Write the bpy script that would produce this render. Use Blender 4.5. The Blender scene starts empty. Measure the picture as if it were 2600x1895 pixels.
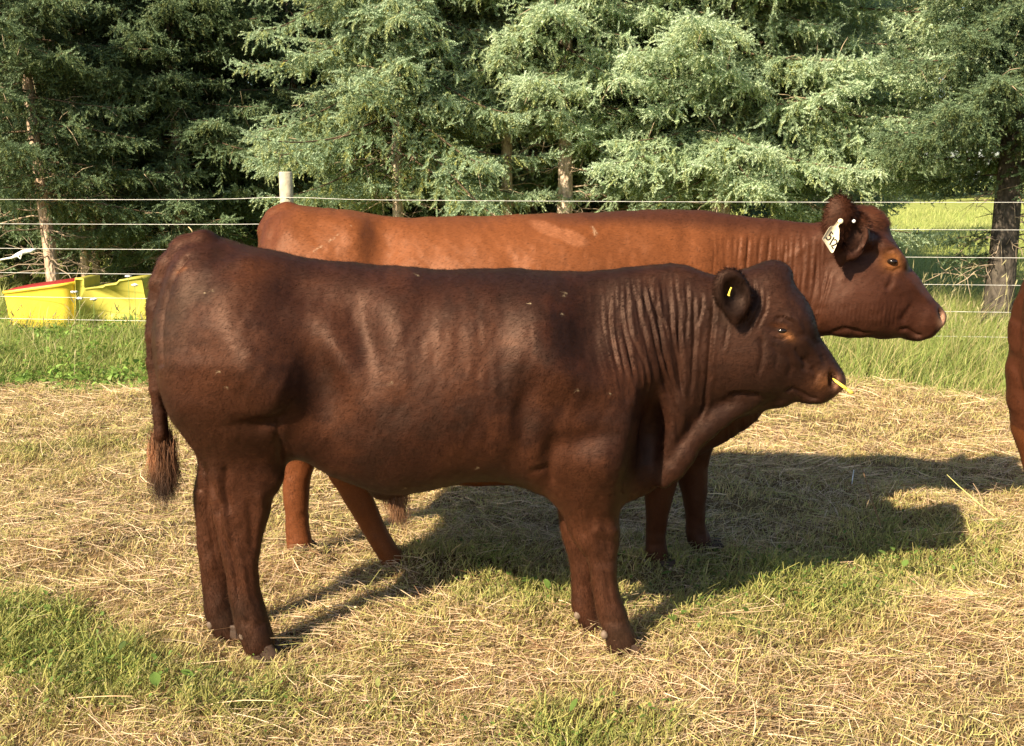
import bpy, math, random
import numpy as np
from mathutils import Vector, Matrix

# ---------------------------------------------------------------- camera, sky, sun, exposure
C = bpy.context.scene.collection
scene = bpy.context.scene
FPX = 2752.6                      # focal length in photo pixels
PITCH = math.radians(10.3)
HCAM = 1.6
cam_d = bpy.data.cameras.new("camera")
cam = bpy.data.objects.new("camera", cam_d); C.objects.link(cam)
cam_d.sensor_width = 36.0
cam_d.lens = 36.0 * FPX / 2600.0
cam_d.clip_start = 0.05; cam_d.clip_end = 2000.0
cam.location = (0, 0, HCAM)
cam.rotation_euler = (math.pi / 2 - PITCH, 0, 0)
scene.camera = cam

SUN_EL = math.radians(33.5)
SDX, SDY = 0.65, 0.76             # horizontal travel direction of the light
n_ = math.hypot(SDX, SDY); SDX /= n_; SDY /= n_
world = bpy.data.worlds.new("World"); scene.world = world; world.use_nodes = True
wn = world.node_tree.nodes; wl = world.node_tree.links
bg = wn["Background"]
sky = wn.new("ShaderNodeTexSky"); sky.sky_type = 'NISHITA'; sky.sun_disc = False
sky.sun_elevation = SUN_EL; sky.sun_rotation = math.atan2(-SDX, -SDY) % (2 * math.pi)
sky.air_density = 1.0; sky.dust_density = 1.0
bg.inputs[1].default_value = 0.065
wl.new(sky.outputs[0], bg.inputs[0])
sun_d = bpy.data.lights.new("sun", 'SUN'); sun_d.energy = 5.0; sun_d.angle = math.radians(0.6)
sun_d.color = (1.0, 0.83, 0.59)
sun = bpy.data.objects.new("sun", sun_d); C.objects.link(sun)
ldir = Vector((SDX * math.cos(SUN_EL), SDY * math.cos(SUN_EL), -math.sin(SUN_EL)))
sun.rotation_euler = ldir.to_track_quat('-Z', 'Y').to_euler()
sun.location = (-8, -8, 12)
scene.view_settings.view_transform = 'Standard'
scene.view_settings.look = 'None'
scene.view_settings.gamma = 1.0
scene.view_settings.use_curve_mapping = False
scene.view_settings.exposure = 1.28

# ---------------------------------------------------------------- helpers
cp, sp = math.cos(PITCH), math.sin(PITCH)
def P(x, y, Y):
    """point on the plane world-Y = Y seen at photo pixel (x, y)"""
    a = (x - 1300.0) / FPX; b = (y - 947.5) / FPX
    dy = cp - b * sp; dz = -sp - b * cp
    k = Y / dy
    return (a * k, Y, HCAM + dz * k)
def G(x, y, z=0.0):
    """point on the plane world-Z = z seen at photo pixel (x, y)"""
    a = (x - 1300.0) / FPX; b = (y - 947.5) / FPX
    dy = cp - b * sp; dz = -sp - b * cp
    k = (z - HCAM) / dz
    return (a * k, dy * k, z)
def proj(v):
    """world points (N,3) -> photo pixels, used only to look up where a feature lies"""
    x = v[:, 0]; y = v[:, 1]; z = v[:, 2] - HCAM
    d = y * cp - z * sp
    u = y * sp + z * cp
    return 1300 + FPX * x / d, 947.5 - FPX * u / d

def setp(o, label=None, cat=None, group=None, kind=None):
    if label: o['label'] = label
    if cat: o['category'] = cat
    if group: o['group'] = group
    if kind: o['kind'] = kind
    return o
def np_mesh(name, V, F, cols=None, smooth=False, mat=None, matidx=None):
    """V (N,3); F list of int arrays, each (M,k)"""
    me = bpy.data.meshes.new(name)
    V = np.asarray(V, dtype=np.float32)
    if not isinstance(F, (list, tuple)): F = [F]
    F = [np.asarray(f, dtype=np.int32) for f in F if len(f)]
    me.vertices.add(len(V)); me.vertices.foreach_set("co", V.ravel())
    idx = np.concatenate([f.ravel() for f in F])
    tot = np.concatenate([np.full(len(f), f.shape[1], dtype=np.int32) for f in F])
    start = np.concatenate([[0], np.cumsum(tot)[:-1]]).astype(np.int32)
    me.loops.add(len(idx)); me.loops.foreach_set("vertex_index", idx)
    me.polygons.add(len(tot)); me.polygons.foreach_set("loop_start", start); me.polygons.foreach_set("loop_total", tot)
    if smooth: me.polygons.foreach_set("use_smooth", np.ones(len(tot), dtype=bool))
    if cols is not None:
        a = me.color_attributes.new("Col", 'FLOAT_COLOR', 'POINT')
        c = np.ones((len(V), 4), dtype=np.float32); c[:, :3] = cols
        a.data.foreach_set("color", c.ravel())
    if mat is not None: me.materials.append(mat)
    me.update(calc_edges=True)
    return me
def link(name, me, parent=None):
    o = bpy.data.objects.new(name, me); C.objects.link(o)
    if parent is not None: o.parent = parent
    return o
def empty(name, loc=(0, 0, 0)):
    o = bpy.data.objects.new(name, None); C.objects.link(o); o.location = loc
    o.empty_display_size = 0.1
    return o
def add_child(name, V, F, parent, mat, cols=None, smooth=True):
    """V in world coordinates; stored relative to the parent's origin"""
    V = np.asarray(V, dtype=np.float32) - np.array(parent.location, dtype=np.float32)
    return link(name, np_mesh(name, V, F, cols, smooth, mat), parent)

def N(mat, typ, **kw):
    n = mat.node_tree.nodes.new(typ)
    for k, v in kw.items():
        if k.startswith('i_'): n.inputs[k[2:].replace('_', ' ')].default_value = v
        else: setattr(n, k, v)
    return n
def base_mat(name, rough=0.8, spec=0.3):
    m = bpy.data.materials.new(name); m.use_nodes = True
    b = m.node_tree.nodes["Principled BSDF"]
    b.inputs["Roughness"].default_value = rough
    b.inputs["Specular IOR Level"].default_value = spec
    return m, b, m.node_tree.links
def ramp(mat, stops):
    r = mat.node_tree.nodes.new("ShaderNodeValToRGB")
    e = r.color_ramp.elements
    while len(e) < len(stops): e.new(0.5)
    for i, (p, c) in enumerate(stops):
        e[i].position = p; e[i].color = (*c, 1)
    return r
def flat_mat(name, col, rough=0.7, var=0.25, scale=20.0, bump=0.0, spec=0.3, metal=0.0):
    m, b, L = base_mat(name, rough, spec)
    b.inputs["Metallic"].default_value = metal
    t = N(m, "ShaderNodeTexCoord"); n = N(m, "ShaderNodeTexNoise"); n.inputs["Scale"].default_value = scale
    n.inputs["Detail"].default_value = 6
    L.new(t.outputs["Object"], n.inputs["Vector"])
    c = np.array(col)
    r = ramp(m, [(0.3, tuple(c * (1 - var))), (0.7, tuple(np.minimum(c * (1 + var), 1)))])
    L.new(n.outputs["Fac"], r.inputs[0]); L.new(r.outputs[0], b.inputs["Base Color"])
    if bump:
        bp = N(m, "ShaderNodeBump"); bp.inputs["Strength"].default_value = bump; bp.inputs["Distance"].default_value = 0.01
        L.new(n.outputs["Fac"], bp.inputs["Height"]); L.new(bp.outputs[0], b.inputs["Normal"])
    return m
def attr_mat(name, rough=0.75, spec=0.25, trans=0.0, bump=0.0, scale=300.0, var=0.2, stretch=(1, 1, 1), sheen=0.0):
    m, b, L = base_mat(name, rough, spec)
    a = N(m, "ShaderNodeAttribute", attribute_name="Col")
    t = N(m, "ShaderNodeTexCoord"); mp = N(m, "ShaderNodeMapping"); mp.inputs["Scale"].default_value = stretch
    n = N(m, "ShaderNodeTexNoise"); n.inputs["Scale"].default_value = scale; n.inputs["Detail"].default_value = 4
    L.new(t.outputs["Object"], mp.inputs[0]); L.new(mp.outputs[0], n.inputs["Vector"])
    mr = N(m, "ShaderNodeMapRange"); mr.inputs["From Min"].default_value = 0.3; mr.inputs["From Max"].default_value = 0.7
    mr.inputs["To Min"].default_value = 1 - var; mr.inputs["To Max"].default_value = 1 + var
    L.new(n.outputs["Fac"], mr.inputs["Value"])
    mx = N(m, "ShaderNodeVectorMath", operation='SCALE')
    L.new(a.outputs["Color"], mx.inputs[0]); L.new(mr.outputs[0], mx.inputs["Scale"])
    L.new(mx.outputs[0], b.inputs["Base Color"])
    if sheen:
        b.inputs["Sheen Weight"].default_value = sheen; b.inputs["Sheen Roughness"].default_value = 0.45
    if bump:
        bp = N(m, "ShaderNodeBump"); bp.inputs["Strength"].default_value = bump; bp.inputs["Distance"].default_value = 0.003
        L.new(n.outputs["Fac"], bp.inputs["Height"]); L.new(bp.outputs[0], b.inputs["Normal"])
    if trans:
        tr = N(m, "ShaderNodeBsdfTranslucent"); ms = N(m, "ShaderNodeMixShader"); ms.inputs[0].default_value = trans
        L.new(mx.outputs[0], tr.inputs["Color"]); L.new(b.outputs[0], ms.inputs[1]); L.new(tr.outputs[0], ms.inputs[2])
        L.new(ms.outputs[0], m.node_tree.nodes["Material Output"].inputs[0])
    return m
def grid_faces(nu, nv, wrap_v=False, off=0):
    i = np.arange(nu - 1)[:, None]; nvv = nv if wrap_v else nv - 1
    j = np.arange(nvv)[None, :]; j2 = (j + 1) % nv
    a = i * nv + j; b = i * nv + j2; c = (i + 1) * nv + j2; d = (i + 1) * nv + j
    return np.stack([a, b, c, d], -1).reshape(-1, 4) + off
def tube(path, radii, nv=8):
    """tube around a polyline -> verts, faces (with end caps)"""
    path = np.asarray(path, float); n = len(path); radii = np.broadcast_to(radii, (n,))
    T = np.gradient(path, axis=0); T /= np.linalg.norm(T, axis=1)[:, None] + 1e-9
    ref = np.array([0, 0, 1.0]) if abs(T[0][2]) < 0.9 else np.array([1.0, 0, 0])
    U = np.cross(T, ref); U /= np.linalg.norm(U, axis=1)[:, None] + 1e-9; W = np.cross(T, U)
    a = np.linspace(0, 2 * np.pi, nv, endpoint=False)
    V = path[:, None] + radii[:, None, None] * (np.cos(a)[None, :, None] * U[:, None] + np.sin(a)[None, :, None] * W[:, None])
    V = V.reshape(-1, 3); F = grid_faces(n, nv, True)
    k = len(V); V = np.vstack([V, path[0], path[-1]])
    j = np.arange(nv); t0 = np.stack([(j + 1) % nv, j, np.full(nv, k)], 1)
    t1 = np.stack([(n - 1) * nv + j, (n - 1) * nv + (j + 1) % nv, np.full(nv, k + 1)], 1)
    return V, [F, np.vstack([t0, t1])]
def merge(parts):
    """join several (V, [faces...]) into one; faces keep their sizes"""
    Vs, byk, o = [], {}, 0
    for V, Fs in parts:
        if not isinstance(Fs, (list, tuple)): Fs = [Fs]
        for f in Fs:
            if len(f): byk.setdefault(f.shape[1], []).append(np.asarray(f) + o)
        Vs.append(V); o += len(V)
    return np.vstack(Vs), [np.vstack(v) for v in byk.values()]
def vnoise(x, y, seed=0, s=1.0):
    """smooth value noise in [0,1]"""
    x = np.asarray(x) / s + 1000.3; y = np.asarray(y) / s + 1000.7
    xi = np.floor(x).astype(np.int64); yi = np.floor(y).astype(np.int64)
    fx = x - xi; fy = y - yi; fx = fx * fx * (3 - 2 * fx); fy = fy * fy * (3 - 2 * fy)
    def h(a, b):
        v = (a * 374761393 + b * 668265263 + seed * 1442695041) & 0xffffffff
        v = ((v ^ (v >> 13)) * 1274126177) & 0xffffffff
        return ((v ^ (v >> 16)) & 0xffff) / 65535.0
    return (h(xi, yi) * (1 - fx) + h(xi + 1, yi) * fx) * (1 - fy) + (h(xi, yi + 1) * (1 - fx) + h(xi + 1, yi + 1) * fx) * fy
# ---------------------------------------------------------------- animal bodies: implicit volumes -> one continuous skin
class Vol:
    def __init__(s, lo, hi, h):
        s.h = h; s.lo = np.array(lo, float)
        n = np.ceil((np.array(hi) - s.lo) / h).astype(int) + 1
        s.n = n; s.ax = [(s.lo[i] + h * np.arange(n[i])).astype(np.float32) for i in range(3)]
        s.F = np.full(tuple(n), 1.0, dtype=np.float32)
    def box(s, lo, hi, pad):
        sl = []
        for i in range(3):
            a = int(max(0, math.floor((lo[i] - pad - s.lo[i]) / s.h))); b = int(min(s.n[i], math.ceil((hi[i] + pad - s.lo[i]) / s.h) + 1))
            sl.append(slice(a, max(b, a + 1)))
        X = s.ax[0][sl[0]][:, None, None]; Y = s.ax[1][sl[1]][None, :, None]; Z = s.ax[2][sl[2]][None, None, :]
        return tuple(sl), X, Y, Z
    def union(s, sl, f, k):
        a = s.F[sl]
        if k > 0:
            h = np.clip(0.5 + 0.5 * (a - f) / k, 0, 1)
            s.F[sl] = a * (1 - h) + f * h - k * h * (1 - h)
        else: s.F[sl] = np.minimum(a, f)
    def cut(s, sl, f, k):
        a = s.F[sl]; g = -f
        h = np.clip(0.5 - 0.5 * (a - g) / max(k, 1e-6), 0, 1)
        s.F[sl] = a * (1 - h) + g * h + k * h * (1 - h)
    def ell(s, c, r, rot=0.0, k=0.03, cut=False, roty=0.0):
        R = max(r); sl, X, Y, Z = s.box(np.array(c) - R, np.array(c) + R, 0.06 + k)
        dx = X - c[0]; dz = Z - c[2]; dy = Y - c[1]
        u = dx * math.cos(rot) + dz * math.sin(rot); w = -dx * math.sin(rot) + dz * math.cos(rot)
        if roty:
            u, dy = u * math.cos(roty) + dy * math.sin(roty), -u * math.sin(roty) + dy * math.cos(roty)
        q = np.sqrt((u / r[0]) ** 2 + (dy / r[1]) ** 2 + (w / r[2]) ** 2)
        f = ((q - 1) * min(r)).astype(np.float32)
        (s.cut if cut else s.union)(sl, f, k)
    def chain(s, nodes, k=0.03, sy=1.0):
        """nodes (x,y,z,r): tapered limb of round cones; sy squeezes it sideways"""
        for a, b in zip(nodes[:-1], nodes[1:]):
            a = np.array(a, float); b = np.array(b, float); R = max(a[3], b[3])
            sl, X, Y, Z = s.box(np.minimum(a[:3], b[:3]) - R, np.maximum(a[:3], b[:3]) + R, 0.06 + k)
            d = b[:3] - a[:3]; L2 = d @ d + 1e-9
            t = np.clip(((X - a[0]) * d[0] + (Y - a[1]) * d[1] + (Z - a[2]) * d[2]) / L2, 0, 1)
            f = np.sqrt((X - a[0] - t * d[0]) ** 2 + ((Y - a[1] - t * d[1]) / sy) ** 2 + (Z - a[2] - t * d[2]) ** 2) - (a[3] + t * (b[3] - a[3]))
            s.union(sl, f.astype(np.float32), k)
    def loft(s, up, lo, W, Yp, ang=0.0, p=2.2, egg=0.0, k=0.04, smooth=0.012, ycurve=None):
        """up / lo: outlines as photo points at depth Yp; W: (x, y, half width); sections are super-ellipses"""
        ca, sa = math.cos(ang), math.sin(ang)
        def conv(pts):
            q = np.array([P(a[0], a[1], Yp) for a in pts]); ss = q[:, 0] * ca + q[:, 2] * sa; tt = -q[:, 0] * sa + q[:, 2] * ca
            o = np.argsort(ss); return ss[o], tt[o], o
        su, tu, _ = conv(up); sl_, tl, _ = conv(lo); sw, _, ow = conv(W); w = np.array([a[2] for a in W])[ow]
        s0 = max(su[0], sl_[0]); s1 = min(su[-1], sl_[-1])
        S = np.linspace(s0, s1, 600); ds = S[1] - S[0]
        K = max(1, int(smooth / ds)); ker = np.exp(-0.5 * (np.arange(-3 * K, 3 * K + 1) / K) ** 2); ker /= ker.sum()
        def sm(v): return np.convolve(np.pad(v, 3 * K, mode='edge'), ker, 'valid')
        Tu, Tl, Wd = sm(np.interp(S, su, tu)), sm(np.interp(S, sl_, tl)), sm(np.interp(S, sw, w))
        if ycurve is None: Yd = np.full(600, Yp)
        else:
            sy_, _, oy = conv(ycurve); Yd = sm(np.interp(S, sy_, np.array([a[2] for a in ycurve])[oy]))
        allp = np.array([P(a[0], a[1], Yp) for a in list(up) + list(lo)])
        mw = Wd.max()
        lo3 = allp.min(0); hi3 = allp.max(0); lo3[1] = Yd.min() - mw; hi3[1] = Yd.max() + mw
        sl, X, Y, Z = s.box(lo3, hi3, 0.06 + k)
        ss = X * ca + Z * sa; tt = -X * sa + Z * ca
        fu = np.interp(ss, S, Tu).astype(np.float32); fl = np.interp(ss, S, Tl).astype(np.float32)
        fw = np.interp(ss, S, Wd).astype(np.float32); fy = np.interp(ss, S, Yd).astype(np.float32)
        c = (fu + fl) / 2; hh = np.maximum((fu - fl) / 2, 2e-3)
        v = (tt - c) / hh
        we = np.maximum(fw * (1 - egg * np.clip(v, -1.3, 1.3)), 3e-3)
        q = (np.abs(v) ** p + np.abs((Y - fy) / we) ** p) ** (1 / p)
        f = (q - 1) * np.minimum(hh, we)
        f = np.maximum(f, np.maximum(s0 - ss, ss - s1))
        s.union(sl, f.astype(np.float32), k)
    def nets(s):
        F = s.F; nx, ny, nz = F.shape; ins = F < 0
        cnt = np.zeros((nx - 1, ny - 1, nz - 1), np.int8)
        for i in (0, 1):
            for j in (0, 1):
                for k in (0, 1): cnt += ins[i:nx - 1 + i, j:ny - 1 + j, k:nz - 1 + k]
        act = (cnt > 0) & (cnt < 8)
        ci = np.argwhere(act); m = len(ci)
        idx = np.full(act.shape, -1, np.int64); idx[act] = np.arange(m)
        acc = np.zeros((m, 3)); num = np.zeros(m)
        cor = [(i, j, k) for i in (0, 1) for j in (0, 1) for k in (0, 1)]
        val = {c: F[ci[:, 0] + c[0], ci[:, 1] + c[1], ci[:, 2] + c[2]] for c in cor}
        for a in cor:
            for d in range(3):
                if a[d] == 0:
                    b = list(a); b[d] = 1; b = tuple(b); va, vb = val[a], val[b]
                    x = (va < 0) != (vb < 0); t = np.where(x, va / np.where(x, va - vb, 1), 0)
                    pt = np.zeros((m, 3)) + np.array(a); pt[:, d] += t
                    acc[x] += pt[x]; num[x] += 1
        V = (ci + acc / num[:, None]) * s.h + s.lo
        quads = []
        for d in range(3):
            e1, e2 = (d + 1) % 3, (d + 2) % 3
            sa = [slice(None)] * 3; sb = [slice(None)] * 3; sa[d] = slice(0, -1); sb[d] = slice(1, None)
            A = ins[tuple(sa)]; B = ins[tuple(sb)]
            e = np.argwhere(A != B); inner = (e[:, e1] > 0) & (e[:, e2] > 0) & (e[:, e1] < F.shape[e1] - 1) & (e[:, e2] < F.shape[e2] - 1)
            e = e[inner]; flip = ~A[e[:, 0], e[:, 1], e[:, 2]]
            def cell(o1, o2):
                q = e.copy(); q[:, e1] += o1; q[:, e2] += o2; return idx[q[:, 0], q[:, 1], q[:, 2]]
            q = np.stack([cell(-1, -1), cell(0, -1), cell(0, 0), cell(-1, 0)], 1)
            q[flip] = q[flip][:, ::-1]; quads.append(q)
        Q = np.vstack(quads)
        ed = np.vstack([Q[:, [0, 1]], Q[:, [1, 2]], Q[:, [2, 3]], Q[:, [3, 0]]])
        deg = np.bincount(ed[:, 0], minlength=m) + np.bincount(ed[:, 1], minlength=m)
        for lam in (0.5, 0.5, 0.4):
            S = np.zeros_like(V)
            for c in range(3):
                S[:, c] = np.bincount(ed[:, 0], V[ed[:, 1], c], m) + np.bincount(ed[:, 1], V[ed[:, 0], c], m)
            V = V * (1 - lam) + lam * S / np.maximum(deg, 1)[:, None]
        return V, Q

def subdivide(V, Q):
    me = np_mesh("tmp", V, Q); o = link("tmp", me)
    md = o.modifiers.new("s", 'SUBSURF'); md.levels = 1; md.render_levels = 1
    dg = bpy.context.evaluated_depsgraph_get(); me2 = bpy.data.meshes.new_from_object(o.evaluated_get(dg))
    n = len(me2.vertices); co = np.empty(n * 3, np.float32); me2.vertices.foreach_get("co", co)
    f = np.empty(len(me2.loops), np.int32); me2.loops.foreach_get("vertex_index", f)
    bpy.data.objects.remove(o); bpy.data.meshes.remove(me); bpy.data.meshes.remove(me2)
    return co.reshape(-1, 3).astype(float), f.reshape(-1, 4)
def normals(V, Q):
    n = np.cross(V[Q[:, 2]] - V[Q[:, 0]], V[Q[:, 3]] - V[Q[:, 1]])
    out = np.zeros_like(V)
    for c in range(3):
        for k in range(4): out[:, c] += np.bincount(Q[:, k], n[:, c], len(V))
    return out / (np.linalg.norm(out, axis=1)[:, None] + 1e-12)
def gmask(u, v, x, y, rx, ry, rot=0.0):
    c, s = math.cos(math.radians(rot)), math.sin(math.radians(rot))
    a = ((u - x) * c + (v - y) * s) / rx; b = (-(u - x) * s + (v - y) * c) / ry
    return np.exp(-(a * a + b * b))
def smask(u, v, pts, w, taper=True):
    """distance mask round a polyline given in photo pixels"""
    pts = np.array(pts, float); best = np.zeros(len(u))
    sel = (u > pts[:, 0].min() - 4 * w) & (u < pts[:, 0].max() + 4 * w) & (v > pts[:, 1].min() - 4 * w) & (v < pts[:, 1].max() + 4 * w)
    if not sel.any(): return best
    U, W = u[sel], v[sel]; b = np.full(len(U), 1e9); tt = np.zeros(len(U)); n = len(pts) - 1
    for i in range(n):
        a, c = pts[i], pts[i + 1]; d = c - a
        t = np.clip(((U - a[0]) * d[0] + (W - a[1]) * d[1]) / (d @ d + 1e-9), 0, 1)
        r = np.hypot(U - a[0] - t * d[0], W - a[1] - t * d[1]); k = r < b
        b = np.where(k, r, b); tt = np.where(k, (i + t) / n, tt)
    m = np.exp(-(b / w) ** 2)
    if taper: m *= np.clip(np.sin(np.pi * np.clip(tt, 0.02, 0.98)) * 1.8, 0, 1)
    best[sel] = m; return best
def mix(c, col, m):
    return c * (1 - m[:, None]) + np.array(col)[None] * m[:, None]
def fur(V, Q, Nn, cols, count, L, w, flow, rng, lift=0.30, wob=0.35, mask=None):
    """short hairs as slivers standing on the skin, laid along the flow direction"""
    A = np.cross(V[Q[:, 2]] - V[Q[:, 0]], V[Q[:, 3]] - V[Q[:, 1]]); ar = np.linalg.norm(A, axis=1) / 2
    if mask is not None: ar = ar * mask[Q].mean(1)
    q = rng.choice(len(Q), count, p=ar / ar.sum())
    a, b = rng.random(count)[:, None], rng.random(count)[:, None]
    i = Q[q]
    def lerp(arr): return (arr[i[:, 0]] * (1 - a) + arr[i[:, 1]] * a) * (1 - b) + (arr[i[:, 3]] * (1 - a) + arr[i[:, 2]] * a) * b
    p = lerp(V); n = lerp(Nn); n /= np.linalg.norm(n, axis=1)[:, None] + 1e-9; c = lerp(cols)
    d = flow(p) + rng.normal(0, wob, (count, 3)); d -= n * (d * n).sum(1)[:, None]; d /= np.linalg.norm(d, axis=1)[:, None] + 1e-9
    d = d + n * (lift * rng.uniform(0.3, 1.5, count))[:, None]
    d /= np.linalg.norm(d, axis=1)[:, None]
    s = np.cross(d, n); s /= np.linalg.norm(s, axis=1)[:, None] + 1e-9
    Ln = (L * rng.uniform(0.5, 1.4, count))[:, None]; p0 = p - n * 0.001
    T = np.stack([p0 - s * w, p0 + s * w, p0 + d * Ln], 1).reshape(-1, 3)
    cc = np.repeat(c * rng.uniform(0.55, 1.6, (count, 1)), 3, axis=0)
    # each hair is lit like the skin it grows from
    return T, np.arange(3 * count).reshape(-1, 3), cc, np.repeat(n, 3, axis=0)

def build_skin(name, parent, vol, paint, relief, mat, hairs, seed):
    V, Q = vol.nets(); V, Q = subdivide(V, Q)
    Nn = normals(V, Q); Yc = parent['yc']; W = V.copy(); W[:, 1] = np.where(W[:, 1] > Yc, 2 * Yc - W[:, 1], W[:, 1])
    u, v = proj(W)
    d = relief(u, v, V, Nn); V = V + Nn * d[:, None]; Nn = normals(V, Q)
    W = V.copy(); W[:, 1] = np.where(W[:, 1] > Yc, 2 * Yc - W[:, 1], W[:, 1]); u, v = proj(W)
    cols = paint(u, v, V)
    rng = np.random.default_rng(seed); parts = [(V, [Q])]; cl = [cols]; nl = [Nn]
    for h in hairs:
        T, F, cc, nn = fur(V, Q, Nn, cols, rng=rng, mask=h.pop('maskf')(u, v, V) if 'maskf' in h else None, **h)
        parts.append((T, [F])); cl.append(cc); nl.append(nn)
    VV, FF = merge(parts); cols = np.vstack(cl)
    VV = VV - np.array(parent.location)
    me = np_mesh(name, VV, FF, cols, True, mat)
    NL = np.vstack(nl).astype(np.float32)
    me.normals_split_custom_set_from_vertices(NL)
    return link(name, me, parent)

coat_mat = attr_mat("coat", rough=0.56, spec=0.36, bump=0.18, scale=330, var=0.20, stretch=(0.22, 1, .7))
coat_mat.node_tree.nodes['Principled BSDF'].inputs['Specular Tint'].default_value = (1.0, .66, .52, 1)
horn_mat = flat_mat("hoof_horn", (0.050, 0.030, 0.020), rough=0.6, scale=60, bump=0.3)
eye_mat = flat_mat("eyeball", (0.010, 0.006, 0.004), rough=0.12, spec=0.6, scale=30)
hair_mat = attr_mat("long_hair", rough=0.6, spec=0.3, scale=200, var=0.15, sheen=0.1, trans=0.15)

def ball(c, r, seg=20, ring=12, sc=(1, 1, 1)):
    a = np.linspace(0, np.pi, ring); b = np.linspace(0, 2 * np.pi, seg, endpoint=False)
    V = np.stack([np.sin(a)[:, None] * np.cos(b), np.sin(a)[:, None] * np.sin(b), np.cos(a)[:, None] * np.ones(seg)], -1).reshape(-1, 3)
    return V * r * np.array(sc) + np.array(c), [grid_faces(ring, seg, True)]
def hoof_mesh(c, w, l, h):
    """two claws, toes pointing +x"""
    parts = []
    for s in (-1, 1):
        nr, ns = 7, 20; a = np.linspace(0, 2 * np.pi, ns, endpoint=False); V = []
        for i in range(nr):
            t = i / (nr - 1); k = 1.0 - 0.42 * t
            x = np.cos(a) * l * (0.5 * k) * np.where(np.cos(a) > 0, 1.15, 0.9) - 0.10 * l * t; y = np.sin(a) * w * 0.24 * (1 - 0.25 * t) + s * w * 0.25
            V.append(np.stack([c[0] + x, c[1] + y, np.full(ns, c[2] + h * t)], 1))
        V = np.vstack(V); F = grid_faces(nr, ns, True); k = len(V); V = np.vstack([V, V[-ns:].mean(0)])
        j = np.arange(ns); cap = np.stack([(nr - 1) * ns + j, (nr - 1) * ns + (j + 1) % ns, np.full(ns, k)], 1)
        parts.append((V, [F, cap]))
    return merge(parts)
def hair_lock(roots, dirs, L, w, rng, droop=0.6, curl=0.02, cols=(0.2, 0.1, 0.05), nseg=5):
    """strands as narrow ribbons"""
    n = len(roots); Ls = (L * rng.uniform(0.55, 1.15, n))[:, None, None]
    t = np.linspace(0, 1, nseg + 1)[None, :, None]
    d = dirs / np.linalg.norm(dirs, axis=1)[:, None]
    ph = rng.uniform(0, 6.28, (n, 1, 1)); side = rng.normal(0, 1, (n, 3)); side -= d * (side * d).sum(1)[:, None]; side /= np.linalg.norm(side, axis=1)[:, None]
    pts = roots[:, None] + d[:, None] * Ls * t + np.array([0, 0, -1.0]) * droop * Ls * t ** 2 + side[:, None] * curl * np.sin(t * 7 + ph) * t
    wd = np.cross(d, np.array([0, 0, 1.0]) + rng.normal(0, 0.6, (n, 3))); wd /= np.linalg.norm(wd, axis=1)[:, None] + 1e-9
    off = wd[:, None] * w * (1 - 0.85 * t)
    V = np.stack([pts - off, pts + off], 2).reshape(-1, 3)
    base = (np.arange(n) * (nseg + 1) * 2)[:, None]; j = (np.arange(nseg) * 2)[None, :]
    F = np.stack([base + j, base + j + 1, base + j + 3, base + j + 2], -1).reshape(-1, 4)
    c = np.array(cols)[None] * rng.uniform(0.6, 1.5, (n, 1))
    return V, F, np.repeat(c, (nseg + 1) * 2, axis=0)
def add_hair(name, parent, roots, dirs, **kw):
    V, F, c = hair_lock(np.asarray(roots), np.asarray(dirs), **kw)
    return add_child(name, V, [F], parent, hair_mat, c)

def mirror_pts(q): return q
# ================================================================= the dark bull
BY = 3.56
bull = empty("bull", (*G(1050, 1600)[:2], 0)); bull.location[1] = BY
bull['yc'] = BY
vb = Vol((P(352, 600, BY)[0], BY - 0.46, -0.01), (P(2175, 600, BY)[0], BY + 0.46, 1.44), 0.0085)
# trunk and neck
vb.loft(up=[(408, 800), (412, 745), (424, 700), (448, 648), (478, 609), (503, 597), (540, 599), (576, 608), (616, 624), (663, 631), (718, 643), (772, 655), (826, 663), (917, 669), (1000, 677), (1062, 682), (1147, 687), (1204, 682), (1300, 683), (1400, 688), (1491, 689), (1560, 684), (1606, 678), (1650, 672), (1697, 670), (1735, 672), (1766, 677), (1812, 703), (1850, 700), (1905, 760)],
        lo=[(408, 830), (414, 930), (432, 1010), (480, 1080), (560, 1120), (640, 1135), (710, 1142), (774, 1152), (837, 1194), (901, 1220), (960, 1240), (1028, 1247), (1085, 1236), (1148, 1219), (1200, 1211), (1254, 1207), (1297, 1215), (1339, 1232), (1411, 1258), (1500, 1272), (1581, 1276), (1636, 1262), (1670, 1235), (1700, 1170), (1735, 1095), (1770, 1050), (1820, 1020), (1905, 960)],
        W=[(408, 900, 0.06), (435, 900, 0.15), (500, 900, 0.225), (640, 900, 0.27), (760, 900, 0.272), (860, 900, 0.268), (1000, 900, 0.305), (1150, 900, 0.325), (1300, 900, 0.315), (1430, 900, 0.29), (1540, 900, 0.25), (1620, 900, 0.200), (1700, 900, 0.155), (1780, 900, 0.135), (1905, 900, 0.12)],
        Yp=BY, p=2.25, egg=0.05, smooth=0.02)
# tail head and hanging tail
tail = [(520, 622, .050), (470, 636, .046), (432, 672, .038), (406, 718, .032), (394, 780, .027), (390, 850, .023), (391, 920, .022), (400, 990, .024), (406, 1050, .023), (411, 1105, .024)]
vb.chain([(*P(a, b, BY - 0.03), r) for a, b, r in tail], k=0.012)
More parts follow.
